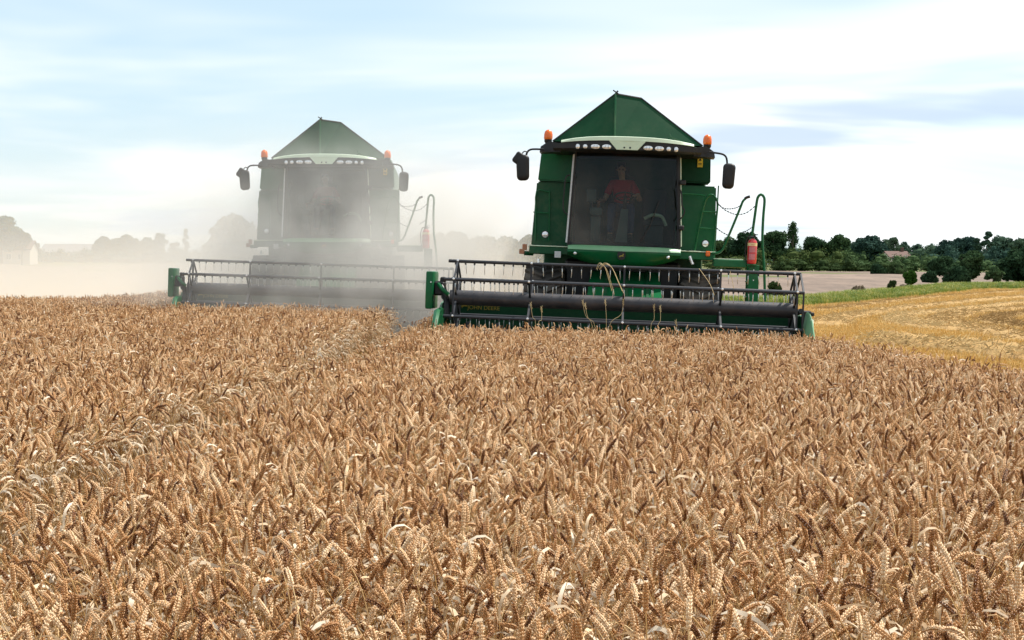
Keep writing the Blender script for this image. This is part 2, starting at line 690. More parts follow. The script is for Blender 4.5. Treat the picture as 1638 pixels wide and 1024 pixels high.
def build_combine():
    T = empty('combine_harvester')
    # ---- hull behind the cab
    b = MB()
    b.box((0, 4.55, 2.9), (3.24, 5.9, 3.1), 0.12, seg=2)
    b.box((0, 8.0, 2.6), (2.7, 1.2, 2.0), 0.25, seg=2)
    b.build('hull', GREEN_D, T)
    b = MB()
    b.box((0, 2.3, 1.55), (2.3, 2.6, 1.05), 0.05)
    b.box((0, 1.15, 1.0), (2.4, 0.5, 0.5), 0.05)
    b.box((0, 5.6, 0.95), (2.0, 0.35, 0.35), 0.04)
    b.box((0, 4.5, 1.25), (1.9, 3.5, 0.5), 0.05)
    b.build('chassis', BLACK, T)
    # ---- bulkhead panels beside the cab
    for side, zt, xo_t, xo_b, xi, zb, name, m in (
            (-1, 4.30, 1.70, 1.76, 1.02, 3.61, 'upper_panel', GREEN), (-1, 3.60, 1.78, 1.85, 1.02, 2.30, 'lower_panel', GREEN_D),
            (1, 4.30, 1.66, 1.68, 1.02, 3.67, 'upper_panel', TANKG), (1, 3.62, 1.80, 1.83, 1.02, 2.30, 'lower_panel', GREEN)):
        b = MB()
        y0 = 1.10 if name == 'lower_panel' else 1.04
        b.prism([(side * xi, y0, zb), (side * xo_b, y0, zb), (side * xo_t, y0, zt), (side * xi, y0, zt)], (0, 0.55, 0))
        es = [e for e in b.bm.edges]
        bmesh.ops.bevel(b.bm, geom=es, offset=0.03, segments=2, affect='EDGES')
        p = b.build(name, m, T)
        if side == -1 and name == 'lower_panel':
            b = MB()
            path = [L(856, 385, 30.05), L(857, 345, 30.05), L(858, 306, 30.05), L(876, 307, 30.05), L(879, 312, 30.05), L(878, 385, 30.05)]
            b.tube(smooth_path(path, 3), 0.014, 6)
            b.tube([L(853, 339, 30.05), L(878, 341, 30.05)], 0.012, 6)
            b.build('hatch_frame', GREEN, p)
        if side == 1 and name == 'upper_panel':
            b = MB()
            b.box(L(1118.5, 260, 30.0) + Vector((0, 0.02, 0)), (0.105, 0.012, 0.215))
            st = b.build('warning_sticker', YELLOW, p)
            b = MB()
            c = L(1118.5, 256, 30.0)
            b.prism([(c.x - .03, c.y + .012, c.z - .03), (c.x + .03, c.y + .012, c.z - .03), (c.x, c.y + .012, c.z + .03)], (0, -.003, 0))
            b.box((c.x, c.y + .012, c.z - .085), (.07, .004, .012))
            b.box((c.x, c.y + .012, c.z - .11), (.06, .004, .01))
            b.build('warning_print', BLACK, T)['kind'] = 'stuff'
    # ---- grain tank with its raised covers
    b = MB()
    zb = 4.46
    bl, bm_, br = Vector((-1.52, 1.62, zb)), Vector((-.26, 1.50, zb)), Vector((1.52, 1.62, zb))
    bl2, br2 = Vector((-1.52, 5.0, zb)), Vector((1.52, 5.0, zb))
    tl, tr = Vector((-.285, 1.95, 5.50)), Vector((.245, 2.1, 5.44))
    tl2, tr2 = Vector((-.285, 4.3, 5.50)), Vector((.245, 4.3, 5.44))
    V = [b.bm.verts.new(v) for v in (bl, bm_, br, br2, bl2, tl, tr, tr2, tl2)]
    for f in ((0, 1, 5), (1, 2, 6, 5), (2, 3, 7, 6), (3, 4, 8, 7), (4, 0, 5, 8), (5, 6, 7, 8), (0, 4, 3, 2, 1)):
        b.bm.faces.new([V[i] for i in f])
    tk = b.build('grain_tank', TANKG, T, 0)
    b = MB()
    b.tube([bm_ + Vector((0, -.012, 0)), tl + Vector((0, -.012, 0))], 0.022, 6)
    b.build('cover_rib', GREEN_D, tk)
    for a, c in ((bl, tl), (br, tr), (tl, tr)):
        b = MB()
        b.tube([a, c], 0.018, 6)
        b.build('cover_edge', BLACK, tk)
    b = MB()
    b.tube([tl, tl + Vector((.05, 0, .06))], 0.018, 5)
    b.tube([tl + Vector((.06, 0, 0)), tl + Vector((-.05, 0, .07))], 0.014, 5)
    b.build('cover_catch', BLACK, tk)
    # ---- cab
    b = MB()
    b.box((0, 0.95, 2.36), (2.1, 1.5, 0.08), 0.01)
    b.build('cab_floor', CABIN, T)
    b = MB()
    b.box((0, 1.66, 3.25), (2.06, 0.06, 1.75), 0.02)
    b.build('cab_rear_wall', CABIN, T)

    def wy(x, z):
        return 0.02 + 0.20 * x * x + 0.03 * (z - 2.35)

    def whw(z):
        return 1.055 - 0.045 * (z - 2.35)

    b = MB()
    b.grid(lambda u, v: ((2 * u - 1) * whw(2.35 + 1.8 * v), wy((2 * u - 1), 2.35 + 1.8 * v), 2.35 + 1.8 * v), 16, 8)
    b.build('windscreen', GLASS, T, 60)
    for s in (-1, 1):
        b = MB()
        path = [Vector((s * (whw(z) + .018), wy(1.0, z) + .02, z)) for z in spread(2.33, 4.16, 6)]
        b.tube(path, 0.04 if s > 0 else 0.026, 8)
        p = b.build('cab_pillar', BLACK, T)
        b = MB()
        path = [Vector((s * (whw(z) + (.066 if s > 0 else .05)), wy(1.0, z) + .02, z)) for z in spread(2.38, 4.10, 6)]
        b.tube(path, 0.013 if s > 0 else 0.022, 6)
        b.build('pillar_trim', PALEG if s > 0 else WHITEP, p)
        b = MB()
        b.grid(lambda u, v: (s * (whw(2.35 + 1.8 * v) + .03), .30 + 1.33 * u, 2.35 + 1.8 * v), 4, 4)
        b.build('side_window', GLASS, T)
        b = MB()
        b.box((s * 1.06, 1.62, 3.25), (.09, .12, 1.8), .02)
        b.build('rear_pillar', BLACK, T)
    for z in (3.62, 2.98 - .24):
        b = MB()
        b.box((1.10, .18, z), (.12, .08, .10), .02)
        b.build('door_hinge', BLACK, T)
    b = MB()
    b.tube(smooth_path([L(1084, 300, 29.1), L(1089, 310, 29.1), L(1090, 330, 29.1), L(1094, 338, 29.1), L(1090, 348, 29.1), L(1084, 352, 29.1)], 3), .016, 6)
    b.build('door_grab_rail', BLACK, T)
    b = MB()
    b.tube(smooth_path([L(912, 280, 29.1), L(905, 284, 29.1), L(902, 310, 29.1), L(901, 335, 29.1), L(908, 344, 29.1)], 3), .014, 6)
    b.build('grab_rail', BLACK, T)
    # wiper
    b = MB()
    b.tube([(.28, -.02, 2.36), (.50, .02, 2.75), (.66, .06, 3.25)], .010, 5)
    b.build('wiper', BLACK, T)
    # roof
    def ry(x):
        return -0.42 + 0.26 * (x / 1.26) ** 2

    b = MB()
    st = [-1.27, -1.2, -1.0, -.75, -.5, -.25, 0, .25, .5, .75, 1.0, 1.2, 1.27]
    rg = []
    for x in st:
        k = abs(x / 1.27)
        top = 4.425 - .085 * k ** 3
        bot = 4.335 - .045 * k ** 3
        rg.append([Vector((x, ry(x), bot)), Vector((x, ry(x) + .02, top - .015)), Vector((x, ry(x) + .10, top)), Vector((x, 1.65, top)), Vector((x, 1.70, bot))])
    b.rings(rg)
    roof = b.build('cab_roof', PALEG, T, 50)
    b = MB()
    rg = []
    for x in [-1.42] + st + [1.42]:
        k = abs(x / 1.27)
        y = ry(x) + .03
        top = 4.333 - .045 * min(k, 1) ** 3 - (.03 if k > 1.05 else 0)
        bot = 4.125 + .02 * k
        rg.append([Vector((x, y + .05, bot)), Vector((x, y, bot + .04)), Vector((x, y, top)), Vector((x, 1.6, top)), Vector((x, 1.6, bot))])
    b.rings(rg)
    b.build('light_bar', BLACK, roof, 40)
    b = MB()
    y = ry(0) + .012
    b.prism([(-.36, y, 4.345), (-.20, y - .01, 4.165), (.20, y - .01, 4.165), (.36, y, 4.345)], (0, .05, 0))
    nt = b.build('roof_notch', PALEG, roof, 30)
    for x in (-.055, .055):
        b = MB()
        b.lathe([(.0, -.006), (.018, -.004), (.018, .01)], (x, y - .008, 4.205), 10, 'y')
        b.build('roof_sensor', BLACK, nt)
    for xp, w, h in ((-79, .042, .05), (-67, .045, .042), (-50.5, .088, .046), (-32.5, .088, .046), (33, .088, .046), (51, .088, .046), (66, .045, .042), (78, .042, .05)):
        x = xp * 28.65 / F
        yy = ry(x) + .03
        b = MB()
        n = 18
        rr = []
        for k_, dy in ((1.0, .02), (1.0, -.008), (.86, -.018), (.3, -.026)):
            rr.append([Vector((x + w * k_ * math.copysign(abs(math.cos(2 * PI * i / n)) ** .75, math.cos(2 * PI * i / n)), yy + dy, 4.215 + h * k_ * math.sin(2 * PI * i / n))) for i in range(n)])
        b.rings(rr)
        hl = b.build('headlight', LENS, roof)
        if w > .06:
            b = MB()
            for dx in (-.03, .03):
                b.box((x + dx, yy - .024, 4.215), (.004, .012, .06))
            b.build('lens_rib', BLACK, hl)['kind'] = 'stuff'
    # shoulders, beacons
    for s in (-1, 1):
        b = MB()
        b.prism([(s * 1.28, -.02, 4.12), (s * 1.70, .22, 4.12), (s * 1.68, .22, 4.23), (s * 1.52, .12, 4.33), (s * 1.28, -.02, 4.28)], (0, .5, 0))
        sh = b.build('roof_shoulder', BLACK, T, 25)
        bx = s * 1.545
        b = MB()
        b.lathe([(.055, 4.30), (.075, 4.335), (.075, 4.37), (.06, 4.385)], (bx, .3, 0), 16)
        be = b.build('beacon', BLACK, T)
        b = MB()
        b.lathe([(.078, 4.375), (.085, 4.40), (.083, 4.475), (.070, 4.53), (.035, 4.562), (.006, 4.568)], (bx, .3, 0), 18)
        b.build('amber_dome', AMBER, be)
    b = MB()   # stay on the right of the roof
    b.tube([L(1062, 231, 28.9), L(1073, 221, 28.9), L(1112, 238, 28.9)], .011, 6)
    b.tube([L(1073, 221, 28.9), L(1070, 215, 28.9)], .007, 5)
    b.build('roof_stay', GREEN_D, roof)
    # mirrors
    d = 28.95
    for arm, ctr, sz, tilt in (
            ([(870, 239), (852, 238.5), (845, 241), (842, 246), (841, 252)], (836, 268), (.25, .10, .50), -.06),
            ([(1133, 245), (1148, 247), (1156, 249.5), (1160, 255), (1161, 265)], (1163.5, 283), (.235, .10, .49), .04)):
        b = MB()
        pillow(b, sz, .085)
        bmesh.ops.transform(b.bm, matrix=Matrix.Translation(L(*ctr, d)) @ Matrix.Rotation(tilt, 4, 'Y'), verts=b.bm.verts)
        m = b.build('mirror', BLACK, T, 60)
        b = MB()
        b.tube(smooth_path([L(*p, d + .1) for p in arm], 3), .019, 8)
        b.build('mirror_arm', BLACK, m)
        b = MB()
        b.box(L(*ctr, d) + Vector((0, .055, 0)), (sz[0] * .82, .008, sz[2] * .86), .003, rot=(0, tilt, 0))
        b.build('mirror_glass', LENS, m)
    b = MB()
    pillow(b, (.17, .08, .235), .05)
    bmesh.ops.transform(b.bm, matrix=Matrix.Translation(L(828.5, 252.5, d)) @ Matrix.Rotation(.62, 4, 'Y'), verts=b.bm.verts)
    m = b.build('wide_angle_mirror', BLACK, T, 60)
    b = MB()
    b.tube(smooth_path([L(833, 248, d + .05), L(838, 242, d + .05), L(843, 243, d + .08)], 3), .012, 6)
    b.build('mirror_arm', BLACK, m)
    # ---- sill below the windscreen
    b = MB()
    rg = []
    for x in spread(-1.08, 1.12, 20):
        k = abs(x) / 1.1
        y0 = 0.0 + .20 * x * x
        bot = 1.96 + .20 * k ** 3
        rg.append([Vector((x, y0 + .03, 2.345)), Vector((x, y0 - .05, 2.315)), Vector((x, y0 - .09, 2.235 - .02 * k)), Vector((x, y0 - .085, 2.215 - .02 * k)),
                   Vector((x, y0 - .05, bot + .10)), Vector((x, y0 + .06, bot)), Vector((x, .9, bot)), Vector((x, .9, 2.345))])
    b.rings(rg)
    sill = b.build('cab_sill', GREEN, T, 50)
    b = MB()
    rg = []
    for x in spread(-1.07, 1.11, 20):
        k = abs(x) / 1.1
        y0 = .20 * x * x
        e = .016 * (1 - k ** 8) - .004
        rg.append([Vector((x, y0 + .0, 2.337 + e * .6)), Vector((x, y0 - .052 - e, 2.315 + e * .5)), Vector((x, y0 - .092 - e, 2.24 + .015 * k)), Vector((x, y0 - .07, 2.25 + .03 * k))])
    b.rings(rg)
    b.build('sill_sky_sheen', SILLG, sill, 50)  # strip that paints the sky's reflection along the sill
    e = L(994, 409, 28.92)
    b = MB()
    b.prism([(e.x + u * .085, e.y - .06, e.z + v * .085) for u, v in ((-.8, .9), (0, 1), (.8, .9), (.95, 0), (.7, -.75), (0, -1), (-.7, -.75), (-.95, 0))], (0, .05, 0))
    em = b.build('badge', BLACK, sill, 0)
    for k in ((.066, YELTXT),):
        b = MB()
        b.prism([(e.x + u * .11, e.y - .062, e.z + v * .11 - .012) for u, v in DEER], (0, -.004, 0))
        b.build('deer_mark', YELTXT, em, 0)
    for px, py in ((920, 405), (1068, 412)):
        b = MB()
        c = L(px, py, 28.98)
        b.lathe([(.030, .06), (.030, -.02), (.018, -.035), (.004, -.04)], c, 12, 'y')
        b.build('sill_lamp', LENS, T)
    # ---- platforms
    b = MB()
    b.box((-1.46, .78, 2.215), (.78, .5, .15), .015)
    pl = b.build('platform', GREEN_D, T)
    b = MB()
    b.box((-1.46, .78, 2.300), (.80, .52, .022), .006)
    b.build('tread_plate', PALEG, pl)
    b = MB()
    b.box((1.44, .78, 2.215), (.72, .5, .15), .015)
    pl = b.build('platform', GREEN, T)
    b = MB()
    b.box((1.44, .78, 2.300), (.74, .52, .022), .006)
    b.build('tread_plate', PALEG, pl)
    for px, py in ((872, 375), (1127, 390)):
        c = L(px, py, 29.75)
        b = MB()
        b.lathe([(.02, .12), (.06, .08), (.078, 0), (.078, -.02)], c, 16, 'y')
        wl_ = b.build('work_light', BLACK, T)
        b = MB()
        b.lathe([(.064, -.018), (.060, -.03), (.035, -.042), (.004, -.046)], c, 16, 'y')
        b.build('lamp_lens', LENS, wl_)
    b = MB()
    c = L(1131, 406, 29.5)
    b.box(c, (.085, .06, .10), .012)
    b.build('indicator', AMBER, T)
    b = MB()
    c = L(839, 395, 29.6)
    b.box(c, (.09, .05, .12), .01)
    b.box(c + Vector((-.055, -.002, -.09)), (.10, .05, .10), .01)
    mk = b.build('side_marker', ORANGEB, T)
    b = MB()
    b.tube([c + Vector((0, .02, -.12)), c + Vector((.16, .1, -.12))], .05, 6)
    b.build('marker_arm', GREEN_D, mk)
    b = MB()
    c = L(892, 407, 29.4)
    b.box(c, (.125, .012, .125), .003)
    b.build('reflector_plate', WHITEP, T)
    b = MB()
    b.tube([L(1102, 410, 29.4), L(1107, 423, 29.4)], .030, 8)
    b.build('hydraulic_ram', LENS, T)
    b = MB()
    b.tube([L(861, 414, 29.4), L(861, 422, 29.4)], .028, 8)
    b.build('hydraulic_ram', LENS, T)
    # ---- access ladder side
    d = 29.5
    a, c = L(1140, 419, d), L(1193, 421, d)
    b = MB()
    b.box((a + c) / 2 + Vector((0, .2, -.02)), (c.x - a.x, .5, .15), .015)
    ld = b.build('landing', GREEN, T)
    b = MB()
    b.box((a + c) / 2 + Vector((-.04, .2, .062)), (c.x - a.x - .08, .46, .016), .004)
    b.build('tread_plate', PALEG, ld)
    for dy in (0.0, .5):
        b = MB()
        p0, p1 = L(1203, 424, d), L(1201, 520, d)
        b.box((p0 + p1) / 2 + Vector((0, dy, 0)), (.21, .05, (p0 - p1).z), .01)
        st = b.build('ladder_stringer', GREEN, T)
        b = MB()
        for zz in spread(p1.z + .1, p0.z - .1, 5):
            b.lathe([(.012, .004), (.012, -.004)], ((p0.x + p1.x) / 2, p0.y + dy - .026, zz), 8, 'y')
        b.build('bolts', LENS, st)['kind'] = 'stuff'
    for zz in (.55, .85, 1.15, 1.45, 1.75):
        b = MB()
        b.box((L(1202, 450, d).x, d - 29 + .25, zz), (.22, .48, .03), .006)
        b.build('ladder_step', GREEN, T)
    b = MB()
    b.tube(smooth_path([L(*p, d) for p in ((1199, 392), (1201, 375), (1205, 345), (1208, 323), (1210, 316), (1214, 312.5), (1218, 315), (1220, 323), (1218, 350), (1217, 390), (1220, 430), (1221.5, 482))], 4), .026, 8)
    b.build('handrail', GREEN, T, 60)
    b = MB()
    b.tube(smooth_path([L(*p, d) for p in ((1138, 405), (1148, 404.5), (1155, 398), (1162, 382), (1172, 358), (1182, 333), (1186, 323), (1191, 318))], 4), .023, 8)
    hr = b.build('handrail', GREEN, T, 60)
    b = MB()
    b.tube(smooth_path([L(*p, d) for p in ((1189, 319), (1192, 317), (1197, 315.5))], 3), .027, 8)
    b.build('rail_grip', BLACK, hr, 60)
    b = MB()
    b.tube(smooth_path([L(*p, 29.65) for p in ((1110, 402), (1117, 362), (1125, 327), (1130, 316), (1136, 312.5), (1142, 316), (1146, 328), (1143, 362), (1139, 404))], 4), .020, 8)
    gr = b.build('guard_rail', GREEN, T, 60)
    for p, q in (((1122, 339), (1145, 340)), ((1117, 365), (1143, 367))):
        b = MB()
        b.tube([L(*p, 29.65), L(*q, 29.65)], .016, 6)
        b.build('rung', GREEN, gr)
    b = MB()
    b.tube([L(1090, 311, 29.7), L(1112, 312, 29.7), L(1127, 314, 29.68)], .016, 6)
    b.build('guard_rail', GREEN, T)
    b = MB()
    b.tube([L(1147.5, 298, 29.7), L(1142, 404, 29.7)], .013, 6)
    b.build('rod', GREEN_D, T)
    for pts in (((1145, 326), (1154, 333), (1165, 335), (1176, 333), (1183, 329)),
                ((1143, 320), (1153, 333), (1166, 341), (1178, 344), (1192, 341), (1206, 330)),
                ((1143, 364), (1152, 371), (1163, 377)), ((1188, 372), (1195, 368), (1202, 363))):
        path = smooth_path([L(*p, 29.52) for p in pts], 6)
        b = MB()
        for i, (p, q) in enumerate(zip(path, path[1:])):
            mid = (p + q) / 2
            v = (q - p)
            ang = math.atan2(v.z, v.x)
            b.box(mid, (v.length * 1.1, .020 if i % 2 else .007, .007 if i % 2 else .020), 0, rot=(0, -ang, 0))
        b.build('safety_chain', BLACK, T)['kind'] = 'stuff'
    # ---- inside the cab
    b = MB()
    b.box((-.08, 1.15, 2.98), (.56, .52, .14), .05, seg=2)
    b.box((-.08, 1.15, 2.68), (.40, .40, .5), .03)
    b.box((-.08, 1.46, 3.38), (.54, .14, .80), .06, rot=(-.12, 0, 0), seg=2)
    b.box((-.08, 1.52, 3.88), (.30, .10, .20), .04, rot=(-.1, 0, 0), seg=2)
    b.build('driver_seat', SEATM, T, 50)
    b = MB()
    p0, p1 = L(993, 388, 29.25), L(999, 335, 29.45)
    b.rings([[p0 + Vector((s * .12, t * .08, 0)) for s, t in ((-1, -1), (1, -1), (1, 1), (-1, 1))],
             [p0.lerp(p1, .5) + Vector((s * .09, t * .06, 0)) for s, t in ((-1, -1), (1, -1), (1, 1), (-1, 1))],
             [p1 + Vector((s * .07, t * .05, 0)) for s, t in ((-1, -1), (1, -1), (1, 1), (-1, 1))]])
    sc = b.build('steering_column', CONSOLE, T, 20)
    ctr = Vector((0.0, .58, 3.33))
    b = MB()
    ax = Vector((0, -.45, .9)).normalized()
    e1, e2 = Vector((1, 0, 0)), ax.cross(Vector((1, 0, 0))).normalized()
    ring = [ctr + (e1 * math.cos(2 * PI * i / 24) + e2 * math.sin(2 * PI * i / 24)) * .205 for i in range(25)]
    b.tube(ring, .016, 6, cap=False)
    for a_ in (90, 210, 330):
        b.tube([ctr, ctr + (e1 * math.cos(R(a_)) + e2 * math.sin(R(a_))) * .2], .013, 6)
    b.tube([ctr + ax * .01, p1 + Vector((0, .0, -.02))], .035, 8)
    b.build('steering_wheel', BLACK, sc)
    b = MB()
    b.box((-.56, 1.0, 3.02), (.24, .8, .16), .04, seg=2)
    b.box((-.56, 1.0, 2.68), (.20, .6, .55), .02)
    b.build('armrest_console', CONSOLE, T, 50)
    b = MB()
    b.tube([(-.52, .70, 3.10), (-.52, .66, 3.24)], [.02, .035], 8)
    b.build('control_lever', ORANGEB, T)
    b = MB()
    b.box((-.66, .52, 3.32), (.20, .05, .26), .02, rot=(0, 0, .3))
    b.tube([(-.66, .54, 3.2), (-.62, .8, 3.0)], .015, 6)
    b.build('display_screen', CONSOLE, T)
    b = MB()
    b.box((.60, 1.25, 2.86), (.44, .46, .12), .04, seg=2)
    b.box((.60, 1.25, 2.6), (.36, .36, .42), .02)
    b.box((.60, 1.50, 3.22), (.46, .12, .62), .05, rot=(-.1, 0, 0), seg=2)
    ps = b.build('passenger_seat', SEATG, T, 50)
    b = MB()
    b.tube(smooth_path([(.40, 1.0, 2.93), (.56, .95, 3.00), (.74, .95, 2.97), (.83, 1.0, 2.80)], 4), .035, 8)
    b.build('seat_bolster', PALEG, ps, 60)
    # ---- wheels
    for x, y, r, w in ((-1.54, 1.2, .965, .80), (1.54, 1.2, .965, .80), (-1.2, 6.0, .62, .45), (1.2, 6.0, .62, .45)):
        b = MB()
        b.lathe([(.10, -w * .2), (r * .52, -w * .15), (r * .55, -w * .42), (r * .58, -w * .42), (r * .58, w * .42), (r * .55, w * .42), (r * .52, w * .15), (.10, w * .2)], (x, y, r), 24, 'x')
        wh = b.build('wheel', RIM, T)
        b = MB()
        b.lathe([(r * .56, -w * .40), (r * .70, -w * .5), (r * .86, -w * .5), (r * .945, -w * .42), (r * .955, 0), (r * .945, w * .42), (r * .86, w * .5), (r * .70, w * .5), (r * .56, w * .40)], (x, y, r), 32, 'x')
        n = 22
        for i in range(n):
            for s in (-1, 1):
                a_ = 2 * PI * (i + (.5 if s > 0 else 0)) / n
                M = Matrix.Translation((x, y, r)) @ Matrix.Rotation(a_, 4, 'X') @ Matrix.Translation((s * w * .24, 0, r * .965)) @ Matrix.Rotation(s * .55, 4, 'Z') @ Matrix.Diagonal((w * .54, .065, r * .07, 1))
                q = bmesh.ops.create_cube(b.bm, size=1, matrix=M)
        b.build('tyre', RUBBER, wh, 30)
    # ---- feeder house
    b = MB()
    b.rings([[Vector((-.62, 1.4, 1.2)), Vector((.74, 1.4, 1.2)), Vector((.74, 1.4, 2.0)), Vector((-.62, 1.4, 2.0))],
             [Vector((-.66, -1.15, .35)), Vector((.78, -1.15, .35)), Vector((.78, -1.15, 1.12)), Vector((-.66, -1.15, 1.12))]])
    fh = b.build('feeder_house', GREEN, T, 20)
    for x in (-.3, .1, .5):
        b = MB()
        b.box((x, .12, 1.57), (.05, 2.4, .03), 0, rot=(.335, 0, 0))
        b.build('feeder_rib', GREEN_D, fh)
    # ---- header
    hp = HEAD_PARTS
    b = MB()
    b.prism([(-3.28, -1.15, .18), (-3.28, -1.15, 1.16), (-3.28, -1.22, 1.20), (-3.28, -1.30, 1.16), (-3.28, -1.32, .5), (-3.28, -1.6, .22), (-3.28, -2.75, .12), (-3.28, -2.75, .08), (-3.28, -1.2, .10)], (6.56, 0, 0))
    hb = b.build('header_trough', TANKG, T, 30)
    hp.append(hb)
    tm = text_mesh('JOHN DEERE', .105, YELTXT)
    o = link('header_lettering', tm, hb)
    o['kind'] = 'stuff'
    c = L(773, 493, 27.70)
    o.location = (c.x, -1.325, c.z)
    o.rotation_euler = (R(90), 0, 0)
    c = L(742, 490, 27.70)
    deer(hb, (c.x, -1.322, c.z), .15, YELTXT)
    b = MB()
    b.box((0, -2.78, .11), (6.5, .10, .03), .004)
    cb = b.build('cutter_bar', STEELB, T)
    hp.append(cb)
    b = MB()
    for i in range(86):
        x = -3.22 + i * .0758
        b.rings([[Vector((x - .012, -2.80, .10)), Vector((x + .012, -2.80, .10)), Vector((x + .012, -2.80, .125)), Vector((x - .012, -2.80, .125))],
                 [Vector((x - .003, -2.93, .105)), Vector((x + .003, -2.93, .105)), Vector((x + .003, -2.93, .112)), Vector((x - .003, -2.93, .112))]])
    b.build('knife_guards', STEELB, cb, 0)['kind'] = 'stuff'
    b = MB()
    b.tube([(-3.2, -1.68, .52), (3.2, -1.68, .52)], .20, 14)
    au = b.build('auger', TUBEM, T)
    hp.append(au)
    for s in (-1, 1):
        b = MB()
        n = 90
        rg = []
        for i in range(n + 1):
            a_ = 2 * PI * 4.5 * i / n
            x = s * (3.18 - 2.4 * i / n)
            u = Vector((0, math.cos(a_), math.sin(a_) * s))
            rg.append([Vector((x, -1.68, .52)) + u * .20, Vector((x, -1.68, .52)) + u * .31])
        b.rings(rg, cap=False, closed=False)
        b.build('auger_flight', STEELB, au, 0)
    for s, m in ((-1, STEELB), (1, STEELB)):
        b = MB()
        b.prism([(s * 3.28, -1.15, .12), (s * 3.28, -1.15, 1.18), (s * 3.28, -1.5, 1.15), (s * 3.28, -2.3, .85), (s * 3.28, -2.9, .55), (s * 3.28, -2.95, .12)], (s * .035, 0, 0))
        p = b.build('header_end_plate', GREEN, T, 0)
        hp.append(p)
    # dividers
    for s, w, hh, x0 in ((-1, .12, 1.09, -3.20), (1, .30, 1.27, 3.34)):
        b = MB()
        rg = []
        for t, k in ((0.0, 1.0), (.25, .98), (.5, .86), (.75, .6), (.93, .3), (1.0, .08)):
            y = -2.35 - 1.25 * t
            top = .25 + (hh - .25) * (k if s > 0 else max(k, .2)) 
            if s < 0:
                top = .25 + (hh - .25) * min(1, 1.15 * k)
            ww = w * (.55 + .45 * k)
            xa = x0 - ww * (.5 if s < 0 else .62)
            xb = x0 + ww * (.5 if s < 0 else .38)
            xm = xa + (xb - xa) * (.5 if s < 0 else .42)
            tw = .5 if s < 0 else .10
            rg.append([Vector((xa, y, .10)), Vector((xb, y, .10)), Vector((xb, y, .10 + (top - .1) * .25)), Vector((xm + ww * tw * .9, y, top - .04)), Vector((xm, y, top)), Vector((xm - ww * tw, y, top - .04)), Vector((xa, y, .10 + (top - .1) * .4))])
        b.rings(rg)
        p = b.build('crop_divider', GREEN if s < 0 else PALEG_D, T, 40)
        hp.append(p)
        if s > 0:
            b = MB()
            c0, c1 = Vector((x0 - .045, -2.86, 1.14)), Vector((x0 - .055, -3.12, .55))
            b.tube([c0 + Vector((0, -.04, 0)), c1 + Vector((0, -.14, 0))], .030, 6)
            b.build('divider_lit_edge', PALEG, p)  # pale strip painting the sunlit edge of the divider
    # left drive cover and motor
    b = MB()
    b.box((-3.45, -1.85, 1.385), (.135, .80, .68), .035, seg=2)
    p = b.build('drive_cover', GREEN, T)
    hp.append(p)
    b = MB()
    b.lathe([(.012, .004), (.012, -.004)], (-3.42, -2.255, 1.53), 8, 'y')
    b.build('bolt', LENS, p)
    b = MB()
    b.box((-3.29, -1.95, 1.42), (.20, .30, .26), .03)
    b.box((-3.23, -2.0, 1.58), (.10, .14, .10), .02)
    b.tube([(-3.22, -2.05, 1.42), (-3.14, -2.10, 1.2), (-3.12, -2.2, .9)], .06, 8)
    b.tube([(-3.25, -2.08, 1.5), (-3.16, -2.2, 1.38), (-3.10, -2.2, 1.24)], .016, 6)
    p = b.build('reel_drive', BLACK, T)
    hp.append(p)
    b = MB()
    b.tube(smooth_path([(-3.30, -2.12, 1.50), (-3.20, -2.22, 1.40), (-3.10, -2.2, 1.32)], 3), .035, 8)
    b.build('drive_arm', GREEN, p)
    b = MB()
    b.box((3.30, -2.05, 1.17), (.15, .26, .22), .02)
    b.box((3.39, -2.10, 1.22), (.08, .12, .07), .015)
    b.box((3.38, -2.10, 1.11), (.08, .12, .05), .015)
    b.tube([(3.27, -2.15, 1.12), (3.25, -2.2, .95), (3.26, -2.2, .8)], .03, 6)
    p = b.build('reel_bearing', BLACK, T)
    hp.append(p)
    for s in (-1, 1):       # reel lift arms
        b = MB()
        b.tube([(s * 3.2, -1.2, 1.2), (s * 3.2, -2.1, 1.27)], .05, 6)
        p = b.build('reel_arm', STEELB, T)
        hp.append(p)
    # ---- reel
    RC, RR = Vector((0, -2.1, 1.27)), .655
    b = MB()
    b.tube([(-3.08, RC.y, RC.z), (3.12, RC.y, RC.z)], .135, 24)
    reel = b.build('reel', TUBEM, T)
    hp.append(reel)
    XS = [L(727, 480, 26.7).x, L(847, 480, 26.7).x, L(997, 486, 26.7).x, L(1151, 490, 26.7).x, L(1268, 494, 26.7).x]
    ang = [R(90 + 60 * i) for i in range(6)]
    bars = [RC + Vector((0, math.cos(a_), math.sin(a_))) * RR for a_ in ang]
    for q in bars:
        b = MB()
        b.tube([(-3.13, q.y, q.z), (3.17, q.y, q.z)], .030, 8)
        b.build('bat_bar', STEELB, reel)
    for x in XS + [3.155]:
        b = MB()
        for i, q in enumerate(bars):
            v = Vector((x, q.y, q.z))
            c_ = Vector((x, RC.y, RC.z))
            if x < 3.14:
                t = (v - c_)
                b.box((v + c_) / 2, (.035, .05, RR), 0, rot=(math.atan2(-t.y, t.z), 0, 0))
            nx = bars[(i + 1) % 6]
            if x in (XS[0], XS[-1], 3.155):
                w = Vector((x + (0.02 if x > 3.14 else 0), nx.y, nx.z))
                t = (w - v)
                b.box((v + w) / 2, (.03, .035, t.length), 0, rot=(math.atan2(-t.y, t.z), 0, 0))
        sp = b.build('spider', STEELB, reel)
        if x < 3.14:
            for q in bars:
                b = MB()
                b.lathe([(.022, .0), (.022, -.012), (.010, -.02)], (x, q.y - .032, q.z + .012), 8, 'y')
                b.build('bar_bolt', LENS, sp)
    # tines: one mesh, a clip on the bar and a thin steel finger
    b = MB()
    b.box((0, 0, -.035), (.028, .05, .055), .006)
    b.mi = 1
